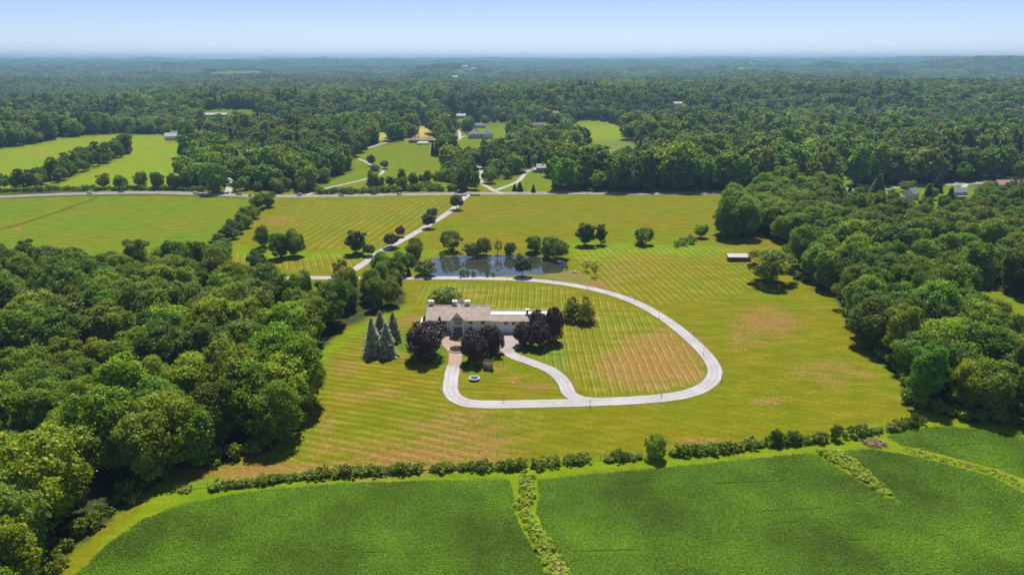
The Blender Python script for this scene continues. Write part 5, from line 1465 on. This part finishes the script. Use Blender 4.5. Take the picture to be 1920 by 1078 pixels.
# ------------------------------------------------------------------ neighbouring houses
def rc(name, c, **k): return solid(name, c, .8, .2, .1, .8, **k)
GREYROOF, BROWNROOF, SLATE, PALEROOF, REDBARN = rc('grey_roof', (.24, .25, .28)), rc('brown_roof', (.30, .22, .18)), rc('slate_roof', (.20, .23, .27)), rc('pale_roof', (.55, .53, .50)), rc('red_barn', (.16, .03, .025))
BRICK, CREAMW, WHITEW, TANW = rc('brick_wall', (.26, .14, .10)), rc('cream_wall', (.55, .50, .42)), rc('white_wall', (.76, .76, .74)), rc('tan_wall', (.36, .29, .22))
def block(e, x0, x1, y0, y1, h, rh, wall, roof, hip=False, win=True):
    ym = (y0 + y1) / 2
    if hip:
        MB().box(x0, x1, y0, y1, -1, h).build('wall', wall, e)
        k = (y1 - y0) / 2; o_ = .5
        MB().add([(x0 - o_, y0 - o_, h - .1), (x1 + o_, y0 - o_, h - .1), (x1 + o_, y1 + o_, h - .1), (x0 - o_, y1 + o_, h - .1), (x0 + k, ym, h + rh), (x1 - k, ym, h + rh)], [(3, 2, 1, 0), (0, 1, 5, 4), (2, 3, 4, 5), (1, 2, 5), (3, 0, 4)]).build('roof', roof, e)
    else:
        MB().prism([(y0, -1), (y1, -1), (y1, h), (ym, h + rh - .1), (y0, h)], x0, x1).build('wall', wall, e)
        m = MB(); slope_slab(m, x0 - .5, x1 + .5, y0 - .5, h - .5 * rh / (ym - y0), ym, h + rh, .2); slope_slab(m, x0 - .5, x1 + .5, y1 + .5, h - .5 * rh / (ym - y0), ym + .002, h + rh, .2); m.build('roof', roof, e)
    if win:
        n = max(2, int((x1 - x0) / 3.2))
        for fl in range(max(1, int(h / 2.7))):
            for k in range(n): window(e, x0 + (x1 - x0) * (k + .5) / n, 1.5 + fl * 2.7, 1.0, 1.2, y0 - .002)
def chim(e, x, y, z0, z1, mat): c_ = MB().box(x - .5, x + .5, y - .4, y + .4, z0, z1).build('chimney', mat, e); MB().box(x - .6, x + .6, y - .5, y + .5, z1, z1 + .15).build('chimney_cap', STONE, c_)
def home(px, py, rz, label): e = empty('neighbour_house', G(px, py, hgt), rz); tag(e, label, 'house'); return e
e = home(786, 268, -.05, 'sprawling brick ranch house with brown roof above the hill lawn'); block(e, -13, 3, 0, 11, 3.2, 3.6, BRICK, BROWNROOF, True); block(e, 3.6, 20, 2, 11, 3, 2.8, BRICK, BROWNROOF, True); chim(e, -6, 6, 4, 8.4, BRICK); chim(e, -1.5, 6, 4, 8.2, BRICK); MB().box(9, 10, -.02, 2, 0, 2.2).build('door', TRIM, e)
e = empty('garden_pavilion', G(793, 271, hgt)); tag(e, 'white canopy beside the brick ranch house', 'pavilion')
m = MB(); m.add([(-7, -3, 2.4), (7, -3, 2.4), (7, 3, 2.4), (-7, 3, 2.4), (-3, 0, 3.6), (3, 0, 3.6)], [(3, 2, 1, 0), (0, 1, 5, 4), (2, 3, 4, 5), (1, 2, 5), (3, 0, 4)]); m.build('canopy', WHITEW, e)
for x in (-6.8, 0, 6.8):
    for y in (-2.8, 2.8): MB().box(x - .1, x + .1, y - .1, y + .1, -.5, 2.39).build('post', TRIM, e)
e = home(904, 260, .25, 'large house with slate blue hipped roofs beside the curving drive'); block(e, -16, 0, 0, 12, 5.6, 5, CREAMW, SLATE, True); block(e, .6, 14, -2, 10, 5.8, 5.4, WHITEW, SLATE, True); chim(e, -6, 6, 6, 12, BRICK); MB().box(-9, -7.8, -.06, 0, 0, 2.2).build('door', TRIM, e)
e = home(899, 240, 0, 'grey roofed house half hidden behind the slate blue one'); block(e, -10, 10, 0, 10, 4, 4, CREAMW, GREYROOF, True)
e = home(1010, 240, .1, 'white house with brown roof among trees left of the right meadow'); block(e, -9, 9, 0, 9, 5, 3.6, WHITEW, BROWNROOF); block(e, 9.4, 17, 1, 8, 3.2, 2.4, TANW, GREYROOF); chim(e, -4, 4, 6, 10, BRICK)
e = home(1042, 218, .3, 'small house with pinkish roof behind the right meadow'); block(e, -7, 7, 0, 9, 4, 3.6, WHITEW, rc('pink_roof', (.42, .26, .23)))
e = home(1018, 324, .03, 'stone cottage with pale roof beside the tall wood'); block(e, -5.5, 6, 0, 7, 4.6, 3, TANW, PALEROOF); block(e, -9, -5.9, .5, 6, 2.8, 1.6, TANW, PALEROOF); chim(e, 0, 3.6, 5, 9, TANW); MB().box(-.5, .5, -.06, 0, 0, 2.1).build('door', TRIM, e)
e = home(1270, 199, .1, 'long white house standing among the woods right of centre'); block(e, -13, 10, 0, 10, 5, 3.4, WHITEW, PALEROOF); chim(e, 5, 5, 6, 10, BRICK)
e = home(322, 263, .2, 'white farmhouse at the top of the left pasture'); block(e, -8, 6, 0, 9, 5, 3.6, WHITEW, PALEROOF); block(e, -4, 4, 14, 22, 6, 4, WHITEW, GREYROOF)
e = empty('red_barn', G(388, 260, hgt), .5); tag(e, 'dark red barn at the top of the left pasture', 'barn'); block(e, -7, 7, 0, 11, 7, 4.5, REDBARN, GREYROOF, win=False); MB().box(-1.8, 1.8, -.1, -.005, 0, 3.6).build('barn_door', DARKWOOD, e)
e = empty('long_barn', G(400, 219, hgt), .1); tag(e, 'long low white roofed barn in the far clearing', 'barn'); block(e, -22, 22, 0, 10, 3.2, 2.6, CREAMW, PALEROOF, win=False); MB().box(-1.8, 1.8, -.1, -.005, 0, 2.8).build('barn_door', DARKWOOD, e)
e = home(1594, 306, .4, 'blue grey roofed house hidden in the right woods'); block(e, -9, 9, 0, 9, 4, 4.5, CREAMW, SLATE)
e = home(1800, 374, -.05, 'white two storey house with porch at the right by the road'); block(e, -4.8, 4.8, 0, 8, 5.6, 2.8, WHITEW, GREYROOF); slope_slab(MB(), -3.5, 3.5, -2.6, 2.7, -.02, 3.3, .15).build('porch_roof', PALEROOF, e)
for x in (-3.2, 0, 3.2): MB().box(x - .1, x + .1, -2.4, -2.2, -.5, 2.74).build('porch_post', TRIM, e)
e = home(1716, 374, .6, 'white gabled house between dark conifers at the right'); block(e, -4, 5, 0, 8, 4.6, 3.6, WHITEW, GREYROOF)
e = home(1676, 376, -.1, 'low brown roofed house left of the white gabled one'); block(e, -8, 8, 0, 9, 2.8, 2.2, TANW, BROWNROOF, True)
e = home(1888, 354, .1, 'brown roofed house at the far right by the road'); block(e, -7, 7, 0, 9, 3.4, 3, CREAMW, rc('pink_roof', (.42, .26, .23)))
e = home(866, 222, .2, 'pale house at the upper clearing'); block(e, -9, 7, 0, 10, 4, 3, CREAMW, PALEROOF)

# far clearing with pale buildings
for k, (x, y, w_) in enumerate(((852, 130.5, 26), (872, 130, 40), (888, 127.5, 24), (1372, 124, 24), (1390, 125, 30), (1408, 123.5, 24), (1432, 124.5, 26))):
    e = empty('far_building', G(x, y, hgt)); tag(e, ('first', 'second', 'third', 'fourth', 'fifth', 'sixth', 'seventh')[k] + ' tiny pale building from the left among the far hazy hills', 'building', 'pale buildings in the far hills')
    block(e, -w_ / 2, w_ / 2, 0, 18, 20, 7, WHITEW, PALEROOF, win=False)

# ------------------------------------------------------------------ the air
m, n, l = nmat('haze')
out = n.new('ShaderNodeOutputMaterial'); v = n.new('ShaderNodeVolumePrincipled')
v.inputs['Color'].default_value = (.42, .71, 1.0, 1); v.inputs['Density'].default_value = 1.15e-4; v.inputs['Anisotropy'].default_value = .3
l.new(v.outputs[0], out.inputs['Volume'])
print('highest ground', float(h_base(*np.meshgrid(np.linspace(-14000, 14000, 300), np.linspace(100, 19000, 300))).max()))
HB = MB().box(-16500, 16500, -400, 21500, -70, 195).build('haze', m)
tag(HB, 'thin blue summer haze over the whole countryside', 'haze', None, 'stuff')

# ------------------------------------------------------------------ undergrowth along the wood edges
def edge_shrubs(name, pts, wd, step, sc, label, seed, per=3):
    rg = np.random.default_rng(seed)
    P = catmull(PX(pts), step); out = []
    T_ = np.gradient(P, axis=0); T_ /= np.linalg.norm(T_, axis=1)[:, None]; N_ = np.stack([-T_[:, 1], T_[:, 0]], 1)
    for p, nn in zip(P, N_):
        for k in range(per): out.append(p + nn * rg.uniform(-wd, wd) + rg.uniform(-1, 1, 2))
    out = np.array(out); n = len(out); s = sc * rg.uniform(.5, 1.3, n)
    o = gn_scatter(name, [whole(c, t) for c, t, _, _ in SHRUBS], np.column_stack([out, hgt(out[:, 0], out[:, 1])]), rg.integers(0, 4, n), rg.uniform(0, 6.28, n), np.stack([s, s, s * rg.uniform(.8, 1.5, n)], 1))
    tag(o, label, 'undergrowth', None, 'stuff')
edge_shrubs('undergrowth', [(x_ - 12, y_ - 6) for x_, y_ in W_LEFT[2:14]], 2.5, 3, 1.0, 'leafy undergrowth along the edge of the left wood', 91)
edge_shrubs('undergrowth', [(x_ + 14, y_ - 4) for x_, y_ in W_RIGHT[5:15]], 2.5, 3, 1.0, 'leafy undergrowth along the edge of the right wood', 92)
